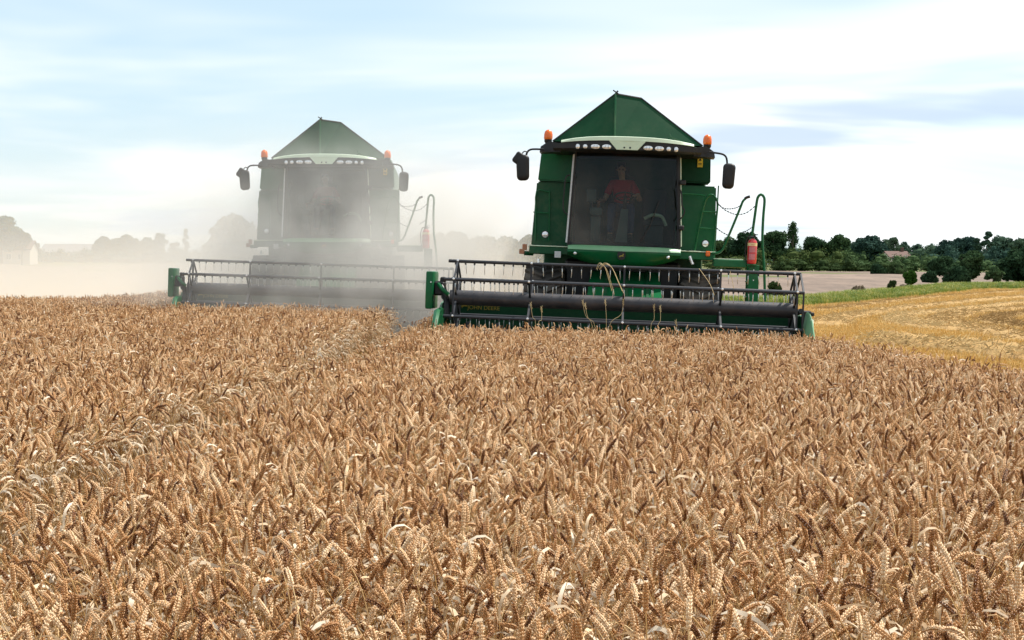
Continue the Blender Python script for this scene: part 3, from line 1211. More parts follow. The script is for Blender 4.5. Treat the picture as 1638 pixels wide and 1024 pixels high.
    b.tube([(0, -.005, -.05), (.002, -.015, -.11), (.004, -.010, -.17), (.004, .015, -.225)], [.0075, .0075, .007, .005], 5)
    tine = b.mesh('tine', [STEELB, TINE])
    rt = random.Random(3)
    for k, q in enumerate(bars):
        n = 35
        for i in range(n):
            o = link('tine', tine, reel)
            o.location = (-3.0 + 6.06 * (i + (.35 if k % 2 else .0)) / (n - .3) + rt.uniform(-.008, .008), q.y, q.z)
            o.rotation_euler = (rt.uniform(-.08, .08), rt.uniform(-.09, .09), rt.uniform(-.2, .2))
    return T


SILLG = mat('sky_lit_sill_green', (.13, .30, .15), 0.35, 0, .12, 4, dust=.2, dustcol=(.4, .42, .33))  # light green stands for sky reflected on the sill's upper slope
PALEG_D = mat('light_green_divider', (.10, .26, .13), 0.45, 0, .12, 4, dust=.25, dustcol=(.4, .42, .33))  # right divider, a lighter green than the left one
C1 = build_combine()
tag(C1, 'clean dark green combine harvester beside the golden stubble, its reel against standing wheat', 'combine harvester', 'combine harvesters cutting the wheat')
C1.location = (at_px(995, 29.0) - .07, 29.0, -0.06)
C1.rotation_euler = (0, R(2.2), R(-4.2))
index_kids()
C2 = copy_tree(C1)
tag(C2, 'dust-veiled green combine harvester working inside the pale dust cloud', 'combine harvester')
C2.location = (at_px(521, 37.6), 37.6, zg(-4.7, 38.5) - 0.05)
C2.rotation_euler = (0, R(0.0), R(2.6))
for o in list(col.objects):      # the second machine's header follows the slope of the ground
    if o.parent == C2 and any(o.data == h.data for h in HEAD_PARTS if h.data):
        P = Matrix.Translation((0, -2, 1.0))
        o.location.z -= 0.25
        o.matrix_basis = P @ Matrix.Rotation(R(1.9), 4, 'Y') @ P.inverted() @ o.matrix_basis


def machine_matrix(T):
    return Matrix.Translation(T.location) @ T.rotation_euler.to_matrix().to_4x4()


# ------------------------------------------------------------------ fire extinguishers on the ladder rails
def extinguisher(T, label):
    c = L(1200, 423, 29.42)
    E = empty('fire_extinguisher')
    h = .50
    b = MB()
    b.lathe([(.05, 0), (.088, .012), (.092, .04), (.092, h - .09), (.080, h - .045), (.045, h - .01), (.03, h)], (0, 0, 0), 24)
    b.build('cylinder', REDX, E, 50)
    b = MB()
    b.lathe([(.0935, .355), (.0935, .415)], (0, 0, 0), 24)
    lb = b.build('label_band', CREAM, E)
    b = MB()
    for z, w in ((.392, .09), (.374, .06)):
        for i in range(5):
            a0 = (i - 2) * w / 5 / .094
            b.box((.0943 * math.sin(a0), -.0943 * math.cos(a0), z), (w / 6.5, .001, .007), 0, rot=(0, 0, a0))
    b.build('label_print', REDX, lb, 0)['kind'] = 'stuff'
    for z0, z1 in ((.235, .335), (.09, .20)):
        b = MB()
        b.grid(lambda u, v: (.0935 * math.sin(-.75 + 1.4 * u), -.0935 * math.cos(-.75 + 1.4 * u), z0 + (z1 - z0) * v), 8, 1)
        b.build('instruction_label', PINKL, E)
    b = MB()
    b.lathe([(.03, h), (.032, h + .03), (.015, h + .05)], (0, 0, 0), 12)
    b.tube([(0, 0, h + .045), (.05, -.01, h + .075), (.10, -.01, h + .08)], .009, 6)
    b.tube([(0, 0, h + .03), (.05, -.01, h + .035), (.09, -.01, h + .03)], .008, 6)
    b.build('valve', BLACK, E)
    b = MB()
    b.tube(smooth_path([(-.02, -.02, h + .03), (-.08, -.03, h + .03), (-.125, -.02, h - .08), (-.13, -.01, .22), (-.105, -.01, .05)], 4), .012, 8)
    b.build('hose', BLACK, E)
    b = MB()
    b.box((0, .105, .25), (.10, .03, .55), .006)
    b.box((0, 0, -.012), (.19, .20, .02), .006)
    b.tube([(.093, -.01, .0), (.097, -.01, .07)], .008, 5)
    b.build('bracket', GREEN, E)
    E.matrix_world = machine_matrix(T) @ Matrix.Translation(c)
    return tag(E, label, 'extinguisher', 'fire extinguishers on the ladder rails')


extinguisher(C1, 'red fire extinguisher with cream label on the ladder of the clean combine')
extinguisher(C2, 'dust-hidden red fire extinguisher on the ladder of the dusty combine')


# ------------------------------------------------------------------ drivers
def skinned(name, verts, edges, rad, mat_, parent=None, sub=2, root=0):
    me = bpy.data.meshes.new(name)
    me.from_pydata(verts, edges, [])
    o = bpy.data.objects.new(name, me)
    col.objects.link(o)
    sk = o.modifiers.new('skin', 'SKIN')
    sk.use_smooth_shade = True
    for i, v in enumerate(me.skin_vertices[0].data):
        r = rad[i]
        v.radius = (r, r) if not isinstance(r, tuple) else r
        v.use_root = (i == root)
    ss = o.modifiers.new('sub', 'SUBSURF')
    ss.levels = ss.render_levels = sub
    dg = bpy.context.evaluated_depsgraph_get()
    nm = bpy.data.meshes.new_from_object(o.evaluated_get(dg))
    bpy.data.objects.remove(o)
    nm.materials.clear()
    nm.materials.append(mat_)
    for p in nm.polygons:
        p.material_index = 0
    nm.shade_smooth()
    return link(name, nm, parent)


def driver(T, label):
    x0 = -.07
    V, E, Rr = [], [], []

    def add(p, r, par=None):
        V.append(tuple(p)); Rr.append(r)
        if par is not None:
            E.append((par, len(V) - 1))
        return len(V) - 1
    pel = add((x0, 1.22, 3.10), .15)
    wa = add((x0, 1.22, 3.26), .135, pel)
    ch = add((x0, 1.20, 3.48), (.165, .125), wa)
    ne0 = add((x0, 1.18, 3.66), .085, ch)
    ne = add((x0 - .01, 1.16, 3.74), .055, ne0)
    jaw = add((x0 - .02, 1.13, 3.82), (.062, .075), ne)
    sk = add((x0 - .03, 1.15, 3.91), (.076, .095), jaw)
    tp = add((x0 - .03, 1.16, 3.985), (.055, .07), sk)
    nose = add((x0 - .025, 1.035, 3.86), .012, jaw)
    for s in (-1, 1):
        add((x0 - .03 + s * .092, 1.17, 3.88), .014, sk)
    hands = {-1: Vector((-.50, .72, 3.24)), 1: Vector((.20, .60, 3.36))}
    elbows = {-1: Vector((-.42, 1.12, 3.26)), 1: Vector((.30, 1.00, 3.28))}
    for s in (-1, 1):
        sh = add((x0 + s * .20, 1.20, 3.61), .075, ch)
        el = add(elbows[s], .05, sh)
        fm = add(elbows[s].lerp(hands[s], .5), .042, el)
        wr = add(elbows[s].lerp(hands[s], .86), .029, fm)
        dr = (hands[s] - elbows[s]).normalized()
        side = dr.cross(Vector((0, 0, 1))).normalized()
        pm = add(hands[s], (.040, .022), wr)
        for k, ln in ((-1.5, .062), (-.5, .075), (.5, .08), (1.5, .07)):
            b0 = hands[s] + dr * .035 + side * (k * .019)
            f1 = add(b0, .0095, pm)
            f2 = add(b0 + dr * ln * .5 + Vector((0, 0, -.010)), .009, f1)
            add(b0 + dr * ln * .8 + Vector((0, 0, -.045)), .008, f2)
        t1 = add(hands[s] - side * s * .04 + dr * .0, .011, pm)
        add(hands[s] - side * s * .06 + dr * .04 + Vector((0, 0, -.01)), .0095, t1)
    for s in (-1, 1):
        hp = add((x0 + s * .10, 1.18, 3.08), .105, pel)
        kn = add((x0 + s * .19, .72, 3.13), .075, hp)
        an = add((x0 + s * .20, .62, 2.56), .048, kn)
        hl = add((x0 + s * .20, .60, 2.47), .045, an)
        add((x0 + s * .22, .42, 2.445), .038, hl)
    body = skinned('person', V, E, Rr, SKIN)
    # clothing over the body
    v, e, r = [], [], []

    def a2(p, q, par=None):
        v.append(tuple(p)); r.append(q)
        if par is not None:
            e.append((par, len(v) - 1))
        return len(v) - 1
    p = a2((x0, 1.22, 3.13), .165)
    w = a2((x0, 1.22, 3.27), .155, p)
    c = a2((x0, 1.20, 3.49), (.185, .145), w)
    n = a2((x0, 1.18, 3.67), .082, c)
    for s in (-1, 1):
        sh = a2((x0 + s * .205, 1.20, 3.61), .092, c)
        a2(Vector(V[0]) * 0 + Vector((x0 + s * .205, 1.20, 3.61)).lerp(elbows[s], .72), .075, sh)
    skinned('shirt', v, e, r, SHIRT, body)
    v, e, r = [], [], []
    p = a2((x0, 1.22, 3.10), .165)
    for s in (-1, 1):
        h_ = a2((x0 + s * .10, 1.18, 3.08), .118, p)
        k = a2((x0 + s * .19, .72, 3.13), .090, h_)
        a2((x0 + s * .20, .62, 2.58), .066, k)
    skinned('jeans', v, e, r, JEANS, body)
    for s in (-1, 1):
        v, e, r = [], [], []
        k = a2((x0 + s * .20, .62, 2.60), .058)
        h_ = a2((x0 + s * .20, .60, 2.47), .055, k)
        a2((x0 + s * .22, .40, 2.445), .045, h_)
        skinned('boot', v, e, r, BOOT, body)
    v, e, r = [], [], []
    k = a2((x0 - .03, 1.20, 3.93), (.088, .085))
    a2((x0 - .03, 1.165, 3.995), (.070, .085), k)
    a2((x0 - .03, 1.235, 3.86), (.075, .05), k)
    skinned('hair', v, e, r, HAIR, body)
    for s in (-1, 1):
        b = MB()
        b.lathe([(.004, -.012), (.012, -.006), (.012, .006)], (x0 - .03 + s * .033, 1.062, 3.895), 8, 'y')
        b.build('eye', HAIR, body)
    b = MB()
    b.box((x0 - .022, 1.058, 3.815), (.05, .012, .010), .003)
    b.build('mouth', PINKL, body)
    body.matrix_world = machine_matrix(T)
    return tag(body, label, 'person', 'drivers in the cabs')


driver(C1, 'person in a red shirt seated at the wheel of the clean combine')
driver(C2, 'person in a red shirt dimly seen in the cab of the dusty combine')


# ------------------------------------------------------------------ trees, hedges, shrubs
def leafmat(name, a, b_, c):
    return plant_mat(name, [(0.0, a), (0.5, b_), (1.0, c)], 0.9, 0.2, 0.04, 0.9, 0.55)


LEAF_D = leafmat('dark_oak_foliage', (.020, .046, .024), (.038, .074, .032), (.070, .110, .042))
LEAF_B = leafmat('haze_blue_foliage', (.024, .054, .044), (.042, .082, .058), (.074, .118, .070))  # lighter, bluer leaf colour paints air haze onto the far crowns
LEAF_M = leafmat('olive_hedge_foliage', (.030, .052, .018), (.05, .075, .024), (.085, .105, .032))
LEAF_G = leafmat('fresh_green_foliage', (.035, .085, .014), (.055, .12, .022), (.08, .15, .03))
BARK = mat('bark', (.07, .052, .038), .9, 0, .3, 3, bump=.6, bscale=8)
DRY = leafmat('dry_weed_foliage', (.12, .095, .07), (.18, .14, .10), (.22, .17, .12))


def leaf_cloud(name, clumps, n, size, seed, mat_, core=True):
    """leaf-sized faces spread through clumps (cx, cy, cz, rx, ry, rz), with a loose core"""
    g = np.random.default_rng(seed)
    cl = np.array(clumps, float)
    w = (cl[:, 3] * cl[:, 4] + cl[:, 4] * cl[:, 5])
    idx = g.choice(len(cl), n, p=w / w.sum())
    d = g.normal(size=(n, 3))
    d /= np.linalg.norm(d, axis=1)[:, None]
    rad = g.uniform(0.55, 1.0, n) ** 0.6 * (1 + 0.10 * np.sin(7 * d[:, 0] + idx) * np.sin(6 * d[:, 2] + 2 * idx))
    p = cl[idx, :3] + d * cl[idx, 3:] * rad[:, None]
    nr = d * 0.9 + g.normal(size=(n, 3)) * 0.7
    nr /= np.linalg.norm(nr, axis=1)[:, None]
    a = np.cross(nr, g.normal(size=(n, 3)))
    a /= np.linalg.norm(a, axis=1)[:, None]
    b = np.cross(nr, a)
    s = size * g.uniform(.55, 1.35, n)[:, None]
    q = np.stack([p - a * s, p + b * s * .6, p + a * s, p - b * s * .6], 1).reshape(-1, 3)
    V = [q]
    Fq = [np.arange(4 * n).reshape(n, 4)]
    k = 4 * n
    if core:
        for c in cl:
            m = 5
            th = np.linspace(0, 2 * PI, 8, endpoint=False)
            ph = np.linspace(-1.3, 1.3, m)
            ring = np.array([[math.cos(t) * math.cos(f), math.sin(t) * math.cos(f), math.sin(f)] for f in ph for t in th])
            V.append(c[:3] + ring * c[3:] * .58)
            fs = []
            for j in range(m - 1):
                for i in range(8):
                    fs.append((k + j * 8 + i, k + j * 8 + (i + 1) % 8, k + (j + 1) * 8 + (i + 1) % 8, k + (j + 1) * 8 + i))
            Fq.append(np.array(fs))
            k += m * 8
    me = bpy.data.meshes.new(name)
    me.from_pydata(np.concatenate(V).tolist(), [], np.concatenate(Fq).tolist())
    me.materials.append(mat_)
    return me


def crown_clumps(seed, w, h, base, kind):
    r = random.Random(seed)
    out = []
    if kind == 'round':
        for i in range(34):
            a = r.uniform(0, 2 * PI)
            t = r.uniform(.02, 1)
            env = math.sin(PI * min(1, .18 + .78 * t)) ** .6
            rr = env * w * .5 * r.uniform(.3, .86)
            s = w * r.uniform(.07, .19)
            out.append((rr * math.cos(a), rr * math.sin(a), base + (h - base) * (.10 + .74 * t), s, s, s * .8))
        out.append((0, 0, base + (h - base) * .5, w * .30, w * .30, (h - base) * .36))
    elif kind == 'tall':
        for i in range(12):
            t = (i + .5) / 12
            a = r.uniform(0, 2 * PI)
            env = (1 - abs(t - .55) * 1.2)
            rr = w * .24 * env * r.uniform(.4, 1)
            s = w * r.uniform(.18, .28) * (.6 + .5 * env)
            out.append((rr * math.cos(a), rr * math.sin(a), base + (h - base) * (.06 + .88 * t), s, s, s * 1.1))
    elif kind == 'open':
        for i in range(11):
            a = r.uniform(0, 2 * PI)
            t = r.uniform(.3, 1)
            rr = w * .42 * r.uniform(.35, 1)
            s = w * r.uniform(.10, .17)
            out.append((rr * math.cos(a), rr * math.sin(a), base + (h - base) * (.1 + .8 * t), s, s, s * .7))
    else:      # bush down to the ground
        for i in range(12):
            a = r.uniform(0, 2 * PI)
            t = r.uniform(.0, 1)
            rr = w * .36 * math.sqrt(1 - .7 * t * t) * r.uniform(.3, 1)
            s = w * r.uniform(.16, .25)
            out.append((rr * math.cos(a), rr * math.sin(a), h * (.12 + .68 * t), s, s, s * .85))
    return out


def trunk_mesh(seed, w, h, base):
    r = random.Random(seed)
    b = MB()
    top = base + (h - base) * .45
    rt = max(.12, h * .028)
    b.tube([(0, 0, -.4), (r.uniform(-.1, .1), 0, base * .6), (r.uniform(-.25, .25), r.uniform(-.2, .2), top)], [rt * 1.3, rt, rt * .45], 8)
    for i in range(5):
        a = r.uniform(0, 2 * PI)
        z0 = base * .7 + (top - base * .7) * r.uniform(.0, .8)
        e = Vector((math.cos(a) * w * .32, math.sin(a) * w * .32, base + (h - base) * r.uniform(.35, .75)))
        b.tube([(0, 0, z0), e * .5 + Vector((0, 0, z0 * .55)), e], [rt * .55, rt * .35, rt * .15], 6)
    return b.mesh('trunk', BARK)


TREES = {}


def tree(name, label, px, top, wpx, d, mat_, kind='round', group=None, basefrac=.22, seed=None, base_drop=0.0, cat='tree'):
    x = at_px(px, d)
    z0 = zg(x, d) - base_drop
    h = CAM_Z + (HZ - top) / F * d - z0
    w = wpx / F * d
    sd = seed if seed is not None else int(px)
    base = 0 if kind == 'bush' else h * basefrac
    o = empty(name, (x, d, z0), (0, 0, 0))
    n = int(min(7000, max(1300, 1400 * (wpx / 20) ** 1.3)))
    size = max(.10, w * 0.030 + .07)
    link('crown', leaf_cloud('crown', crown_clumps(sd, w, h, base, kind), n, size, sd, mat_), o)
    link('trunk', trunk_mesh(sd, w, h, max(base, h * .12)), o)
    return tag(o, label, cat, group)


G1 = 'dark trees on the far ridge'
A = 'far dark round tree in the ridge row behind the hedges'
for px, top, w, d in ((1158, 379, 52, 430), (1195, 371, 62, 420), (1238, 369, 66, 440), (1303, 374, 48, 430), (1342, 373, 52, 425), (1392, 375, 66, 440), (1424, 378, 44, 460),
                      (1447, 384, 34, 480), (1468, 387, 30, 480), (1522, 381, 62, 450), (1550, 377, 50, 455), (1604, 378, 62, 450), (1634, 376, 50, 440), (1668, 372, 60, 440), (1366, 386, 40, 470), (1490, 392, 44, 490)):
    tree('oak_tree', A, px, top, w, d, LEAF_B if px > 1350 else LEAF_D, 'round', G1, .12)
tree('ragged_tree', 'tall ragged tree standing above the ridge row, sky showing through its lower branches', 1268, 354, 30, 415, LEAF_D, 'tall', None, .14)
tree('domed_tree', 'open domed tree rising above its neighbours on the ridge', 1574, 369, 36, 430, LEAF_B, 'open', None, .25)
# nearer trees on the right
tree('field_tree', 'very dark broad tree at the right-hand field corner, tallest beside the stubble', 1640, 400, 92, 150, LEAF_D, 'round', None, .06)
tree('field_tree', 'dark leafy tree with full crown standing over the grass bank', 1552, 396, 56, 152, LEAF_D, 'round', None, .12)
tree('field_tree', 'dark spreading small tree between the full crown and the lone bush', 1509, 411, 52, 156, LEAF_D, 'round', None, .30)
tree('hawthorn_bush', 'small round bush standing between two dark field trees', 1590, 426, 30, 147, LEAF_D, 'round', None, .15, cat='bush')
tree('hawthorn_bush', 'dark low bush joined to the foot of the spreading small tree', 1489, 430, 30, 150, LEAF_D, 'bush', None, cat='bush')
tree('hawthorn_bush', 'dark low bush under the full crowned tree', 1530, 428, 46, 148, LEAF_D, 'bush', None, cat='bush')
tree('round_bush', 'bright green lone rounded bush on the grass verge', 1457, 431, 28, 118, LEAF_G, 'bush', None, cat='bush')
tree('round_bush', 'little dull green bush left of the bright lone bush', 1428, 447, 19, 108, LEAF_M, 'bush', None, cat='bush')
tree('dry_weeds', 'dry brown weeds at the foot of the bright lone bush', 1443, 455, 18, 112, DRY, 'bush', None, cat='weeds')
tree('dry_weeds', 'dry brown weed patch at the edge of the grey tan field', 1372, 458, 26, 104, DRY, 'bush', None, cat='weeds')
tree('dry_weeds', 'tangle of dark brown weeds in the verge beside the combine reel', 1238, 450, 34, 92, LEAF_M, 'bush', None, cat='weeds')
for px, top, w in ((1404, 424, 34), (1432, 421, 40)):
    tree('hedge_bush', 'dark green bush standing before the pale gap in the field hedge', px, top, w, 215, LEAF_D, 'bush', 'bushes by the gap', cat='bush')


def hedge(name, label, px0, px1, top, d, mat_, seed, thick=4.0, drop=0.2, bumps=.25, group=None):
    x0, x1 = at_px(px0, d), at_px(px1, d)
    xm = (x0 + x1) / 2
    z0 = zg(xm, d) - drop
    h = CAM_Z + (HZ - top) / F * d - z0
    r = random.Random(seed)
    n = max(6, int((x1 - x0) / (h * .55)))
    cl = []
    for i in range(n):
        t = (i + .5) / n
        x = (x0 - xm) + (x1 - x0) * t
        hh = h * (1 + r.uniform(-bumps, bumps * .35))
        s = h * .45
        x += r.uniform(-.5, .5) * (x1 - x0) / n
        k = r.uniform(.6, 1.5)
        cl.append((x, r.uniform(-.3, .3) * thick, hh * .60, s * k, thick * r.uniform(.4, .6), hh * .42))
        cl.append((x + r.uniform(-1, 1), r.uniform(-.3, .3) * thick, hh * .30, s * 1.5 * k, thick * .6, hh * .34))
        if r.random() < .35:
            cl.append((x + r.uniform(-1, 1), 0, hh * .85, s * .5, thick * .3, hh * .22))
    o = link(name, leaf_cloud(name, cl, int(min(9000, 240 * n)), max(.16, h * .06), seed, mat_))
    o.location = (xm, d, z0)
    return tag(o, label, 'hedge', group)


hedge('hedge', 'rough olive green hedge under the ragged tree', 1140, 1350, 398, 330, LEAF_M, 31, 6, bumps=.35)
hedge('hedge', 'lower straggling olive hedge along the top of the grey tan field', 1140, 1425, 412, 272, LEAF_M, 32, 5, bumps=.45)
hedge('hedge', 'long dark straight hedge below the ridge trees', 1330, 1500, 401, 345, LEAF_D, 33, 6, bumps=.2)
hedge('hedge', 'dark hedge line nearest the pale gap field', 1360, 1700, 412, 290, LEAF_D, 34, 5, bumps=.25)
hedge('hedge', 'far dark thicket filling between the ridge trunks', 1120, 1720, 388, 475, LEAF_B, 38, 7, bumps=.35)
hedge('hedge', 'dark green thicket behind the right-hand field trees', 1480, 1720, 397, 350, LEAF_B, 35, 6, bumps=.4)

# left side, seen through the dust
H = 'tree behind the dust in the left-hand tree belt'
GL = 'trees behind the dust'
tree('spreading_tree', 'tall spreading tree overhanging the pale cottage in the dust', 4, 346, 76, 250, LEAF_D, 'round', None, .25)
tree('spreading_tree', 'low leafy limb of a small tree over the cottage roof', 36, 370, 34, 245, LEAF_D, 'open', None, .30)
tree('round_shrub', 'small rounded shrub beside the cottage gable in the dust', 58, 385, 24, 255, LEAF_D, 'bush', None, cat='shrub')
for px, top, w in ((165, 378, 50), (205, 374, 54), (188, 382, 44), (236, 378, 40), (668, 374, 44), (700, 368, 52), (732, 364, 58), (775, 374, 60), (812, 372, 60), (850, 374, 60), (890, 376, 60)):
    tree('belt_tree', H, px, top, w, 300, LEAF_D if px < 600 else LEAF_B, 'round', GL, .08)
tree('belt_tree', 'narrow upright tree between the dusty bushes and the great round tree', 298, 365, 16, 295, LEAF_D, 'tall', None, .15)
tree('belt_tree', 'small round-headed tree rising over the dusty belt', 256, 368, 28, 295, LEAF_D, 'round', None, .12)
tree('belt_tree', 'low bush next to the narrow upright tree in the dust', 279, 378, 22, 295, LEAF_D, 'bush', None, cat='bush')
tree('great_round_tree', 'great round tree half hidden by the dusty combine', 370, 346, 104, 290, LEAF_D, 'round', None, .06, seed=77)
hedge('hedge', 'long low hedge running behind the dust from cottage to great tree', -20, 420, 396, 285, LEAF_D, 36, 6, bumps=.2)
hedge('hedge', 'hedge behind the dust between the two combines', 620, 960, 392, 285, LEAF_D, 37, 6, bumps=.2)

# ------------------------------------------------------------------ houses
WALLP = mat('pale_render_wall', (.52, .47, .40), .8, 0, .08, 2)
ROOFR = mat('red_brown_roof_tiles', (.10, .048, .036), .8, 0, .2, 4, bump=.5, bscale=12)
ROOFG = mat('grey_barn_roof', (.17, .17, .18), .7, 0, .15, 2)
PANE = mat('window_pane', (.03, .035, .045), .15, 0, .1, 3)
FRAMEW = mat('white_window_frame', (.7, .7, .68), .5, 0, .05, 3)


def house(name, label, px, d, w, dep, eave, ridge, roofm, wins, chimney=True, rotz=0.0, cat='house'):
    x = at_px(px, d)
    o = empty(name, (x, d, zg(x, d) - .3), (0, 0, rotz))
    b = MB()
    b.prism([(-w / 2, -dep / 2, 0), (-w / 2, dep / 2, 0), (-w / 2, dep / 2, eave), (-w / 2, 0, ridge - .12), (-w / 2, -dep / 2, eave)], (w, 0, 0))
    b.build('wall', WALLP, o, 0)
    b = MB()
    for s in (-1, 1):
        b.prism([(-w / 2 - .3, s * (dep / 2 + .35), eave - .12), (-w / 2 - .3, 0, ridge), (-w / 2 - .3, 0, ridge + .16), (-w / 2 - .3, s * (dep / 2 + .35), eave + .06)], (w + .6, 0, 0))
    rf = b.build('roof', roofm, o, 0)
    if chimney:
        b = MB()
        b.box((w * .32, 0, ridge + .45), (.7, .6, 1.3), .03)
        b.build('chimney', ROOFR, rf)
    for wx, wz, ww, wh in wins:
        b = MB()
        b.box((wx, -dep / 2 - .03, wz), (ww, .08, wh), .01)
        f = b.build('window', FRAMEW, o)
        for s in (-1, 1):
            b = MB()
            b.box((wx + s * ww * .23, -dep / 2 - .075, wz), (ww * .40, .03, wh * .84))
            b.build('pane', PANE, f)
    return tag(o, label, cat)


house('cottage', 'pale cottage with low dark roof under the spreading tree in the dust', 32, 252, 4.8, 4.2, 2.7, 4.1, ROOFR, [(-1.1, 1.5, .9, 1.0), (.9, 1.5, .9, 1.0)], True)
house('barn', 'long low grey barn beyond the dust between cottage and trees', 112, 300, 9.5, 7, 2.0, 3.6, ROOFG, [], False, cat='barn')
house('farmhouse', 'red roofed house peeping out between the ridge trees', 1432, 405, 6.0, 6, 3.0, 4.6, ROOFR, [(-2, 2.9, 1, 1.1), (1.4, 2.9, 1, 1.1)], True, .2)

# ------------------------------------------------------------------ straw swaths and stubble
STRAW = plant_mat('loose_straw', [(0, (.26, .15, .05)), (.5, (.45, .29, .11)), (1, (.62, .45, .21))], .7, .15, .3, 5, .4)
SWATHM = ground_mat('straw_swath', (.38, .235, .09), (.46, .30, .13), (.22, .135, .06), .8, 5, 1.0)


SWP = []


def swath(pts, w, h, seed, label, group=None, n_st=1500):
    P = smooth_path([ground_px(*p) for p in pts], 14)
    SWP.extend((p.x, p.y, w) for p in P)
    r = random.Random(seed)
    b = MB()
    rg = []
    nn = 9
    for i, p in enumerate(P):
        t = (P[min(i + 1, len(P) - 1)] - P[max(i - 1, 0)])
        t.z = 0
        t.normalize()
        sd = Vector((-t.y, t.x, 0))
        ww = w * r.uniform(.75, 1.2)
        hh = h * r.uniform(.6, 1.25) * (sstep(0, 4, i) * sstep(0, 4, len(P) - 1 - i))
        row = []
        for j in range(nn):
            u = -1 + 2 * j / (nn - 1)
            q = p + sd * (u * ww * .5)
            row.append(Vector((q.x, q.y, zg(q.x, q.y) - .03 + hh * (1 - u * u) ** .8 * r.uniform(.7, 1.2))))
        rg.append(row)
    b.rings(rg, cap=False, closed=False)
    o = b.build('straw_swath', SWATHM, None, 80)
    tag(o, label, 'straw', group)
    # loose stalks lying on it
    g = np.random.default_rng(seed)
    vs_, fs = [], []
    for k in range(n_st):
        i = g.integers(1, len(P) - 1)
        p, q = P[i], P[i - 1]
        c = p.lerp(q, g.random())
        u = g.normal() * .32
        t = (p - q).normalized()
        c = c + Vector((-t.y, t.x, 0)) * (u * w)
        zb = zg(c.x, c.y) + h * max(.05, (1 - 4 * u * u)) * .9
        a = g.uniform(0, 2 * PI)
        dv = Vector((math.cos(a), math.sin(a), g.normal() * .35)) * g.uniform(.06, .17)
        sv = Vector((-dv.y, dv.x, 0)).normalized() * .007
        c.z = zb + abs(dv.z) * .6
        m = len(vs_)
        vs_ += [c - dv - sv, c - dv + sv, c + dv + sv, c + dv - sv, c - dv + Vector((0, 0, .02)), c + dv + Vector((0, 0, .02))]
        fs += [(m, m + 1, m + 2, m + 3), (m, m + 4, m + 5, m + 3), (m + 1, m + 4, m + 5, m + 2)]
    me = bpy.data.meshes.new('loose_stalks')
    me.from_pydata([tuple(v) for v in vs_], [], fs)
    me.materials.append(STRAW)
    s = link('loose_stalks', me, o)
    s['kind'] = 'stuff'
    return o


SL = 'raised row of loose straw curving across the golden stubble'
SG = 'straw swaths on the stubble'
swath([(1325, 522), (1344, 511), (1400, 502), (1500, 490), (1660, 474)], 2.2, .22, 1, SL, SG)
swath([(1520, 530), (1462, 521), (1438, 513), (1455, 506), (1540, 497), (1660, 483)], 1.9, .20, 2, SL, SG)
swath([(1660, 546), (1575, 530), (1512, 516), (1520, 508), (1570, 501), (1660, 492)], 1.9, .20, 3, SL, SG)
swath([(1660, 528), (1610, 521), (1590, 514), (1605, 508), (1660, 502)], 1.9, .20, 4, SL, SG)
swath([(1310, 498), (1380, 490), (1480, 478), (1660, 465)], 2.0, .16, 5, SL, SG)
swath([(1395, 549), (1470, 556), (1560, 565), (1665, 580)], 1.6, .32, 6, 'dark rough windrow of straw lying along the cut edge of the wheat', None, 900)


# ------------------------------------------------------------------ scattering of crop and grass
def scatter(name, pts, rots, scls, vids, coll, kind='stuff', label=None, cat=None):
    me = bpy.data.meshes.new(name)
    me.from_pydata([tuple(p) for p in pts], [], [])
    for an, ty, dat in (('rot', 'FLOAT_VECTOR', np.asarray(rots, np.float32)), ('scl', 'FLOAT', np.asarray(scls, np.float32)), ('vid', 'INT', np.asarray(vids, np.int32))):
        at = me.attributes.new(an, ty, 'POINT')
        at.data.foreach_set('vector' if ty == 'FLOAT_VECTOR' else 'value', dat.ravel())
    o = link(name, me)
    ng = bpy.data.node_groups.new(name, 'GeometryNodeTree')
    ng.interface.new_socket('Geometry', in_out='INPUT', socket_type='NodeSocketGeometry')
    ng.interface.new_socket('Geometry', in_out='OUTPUT', socket_type='NodeSocketGeometry')
    n, l = ng.nodes, ng.links
    gi, go = n.new('NodeGroupInput'), n.new('NodeGroupOutput')
    ip = n.new('GeometryNodeInstanceOnPoints')
    ci = n.new('GeometryNodeCollectionInfo')
    ci.inputs['Collection'].default_value = coll
    ci.inputs['Separate Children'].default_value = True
    ci.inputs['Reset Children'].default_value = True

    def named(an, ty):
        q = n.new('GeometryNodeInputNamedAttribute')
        q.data_type = ty
        q.inputs['Name'].default_value = an
        return q.outputs['Attribute']
    er = n.new('FunctionNodeEulerToRotation')
    l.new(named('rot', 'FLOAT_VECTOR'), er.inputs[0])
    l.new(gi.outputs[0], ip.inputs['Points'])
    l.new(ci.outputs[0], ip.inputs['Instance'])
    ip.inputs['Pick Instance'].default_value = True
    l.new(named('vid', 'INT'), ip.inputs['Instance Index'])
    l.new(er.outputs[0], ip.inputs['Rotation'])
    l.new(named('scl', 'FLOAT'), ip.inputs['Scale'])
    l.new(ip.outputs[0], go.inputs[0])
    md = o.modifiers.new('scatter', 'NODES')
    md.node_group = ng
    return tag(o, label, cat, None, kind)


EARM = plant_mat('ripe_wheat_ear', [(0, (.14, .048, .013)), (.15, (.38, .172, .056)), (.5, (.68, .390, .168)), (1, (.92, .70, .45))], .42, .15, .5, 130, .40)
STEMM = plant_mat('wheat_straw_stem', [(0, (.30, .14, .035)), (.5, (.52, .31, .11)), (1, (.70, .50, .25))], .5, .0, .45, 25, .25)
LEAFW = plant_mat('dry_wheat_leaf', [(0, (.40, .25, .12)), (.5, (.62, .48, .32)), (1, (.78, .69, .56))], .6, .25, .3, 20, .3)


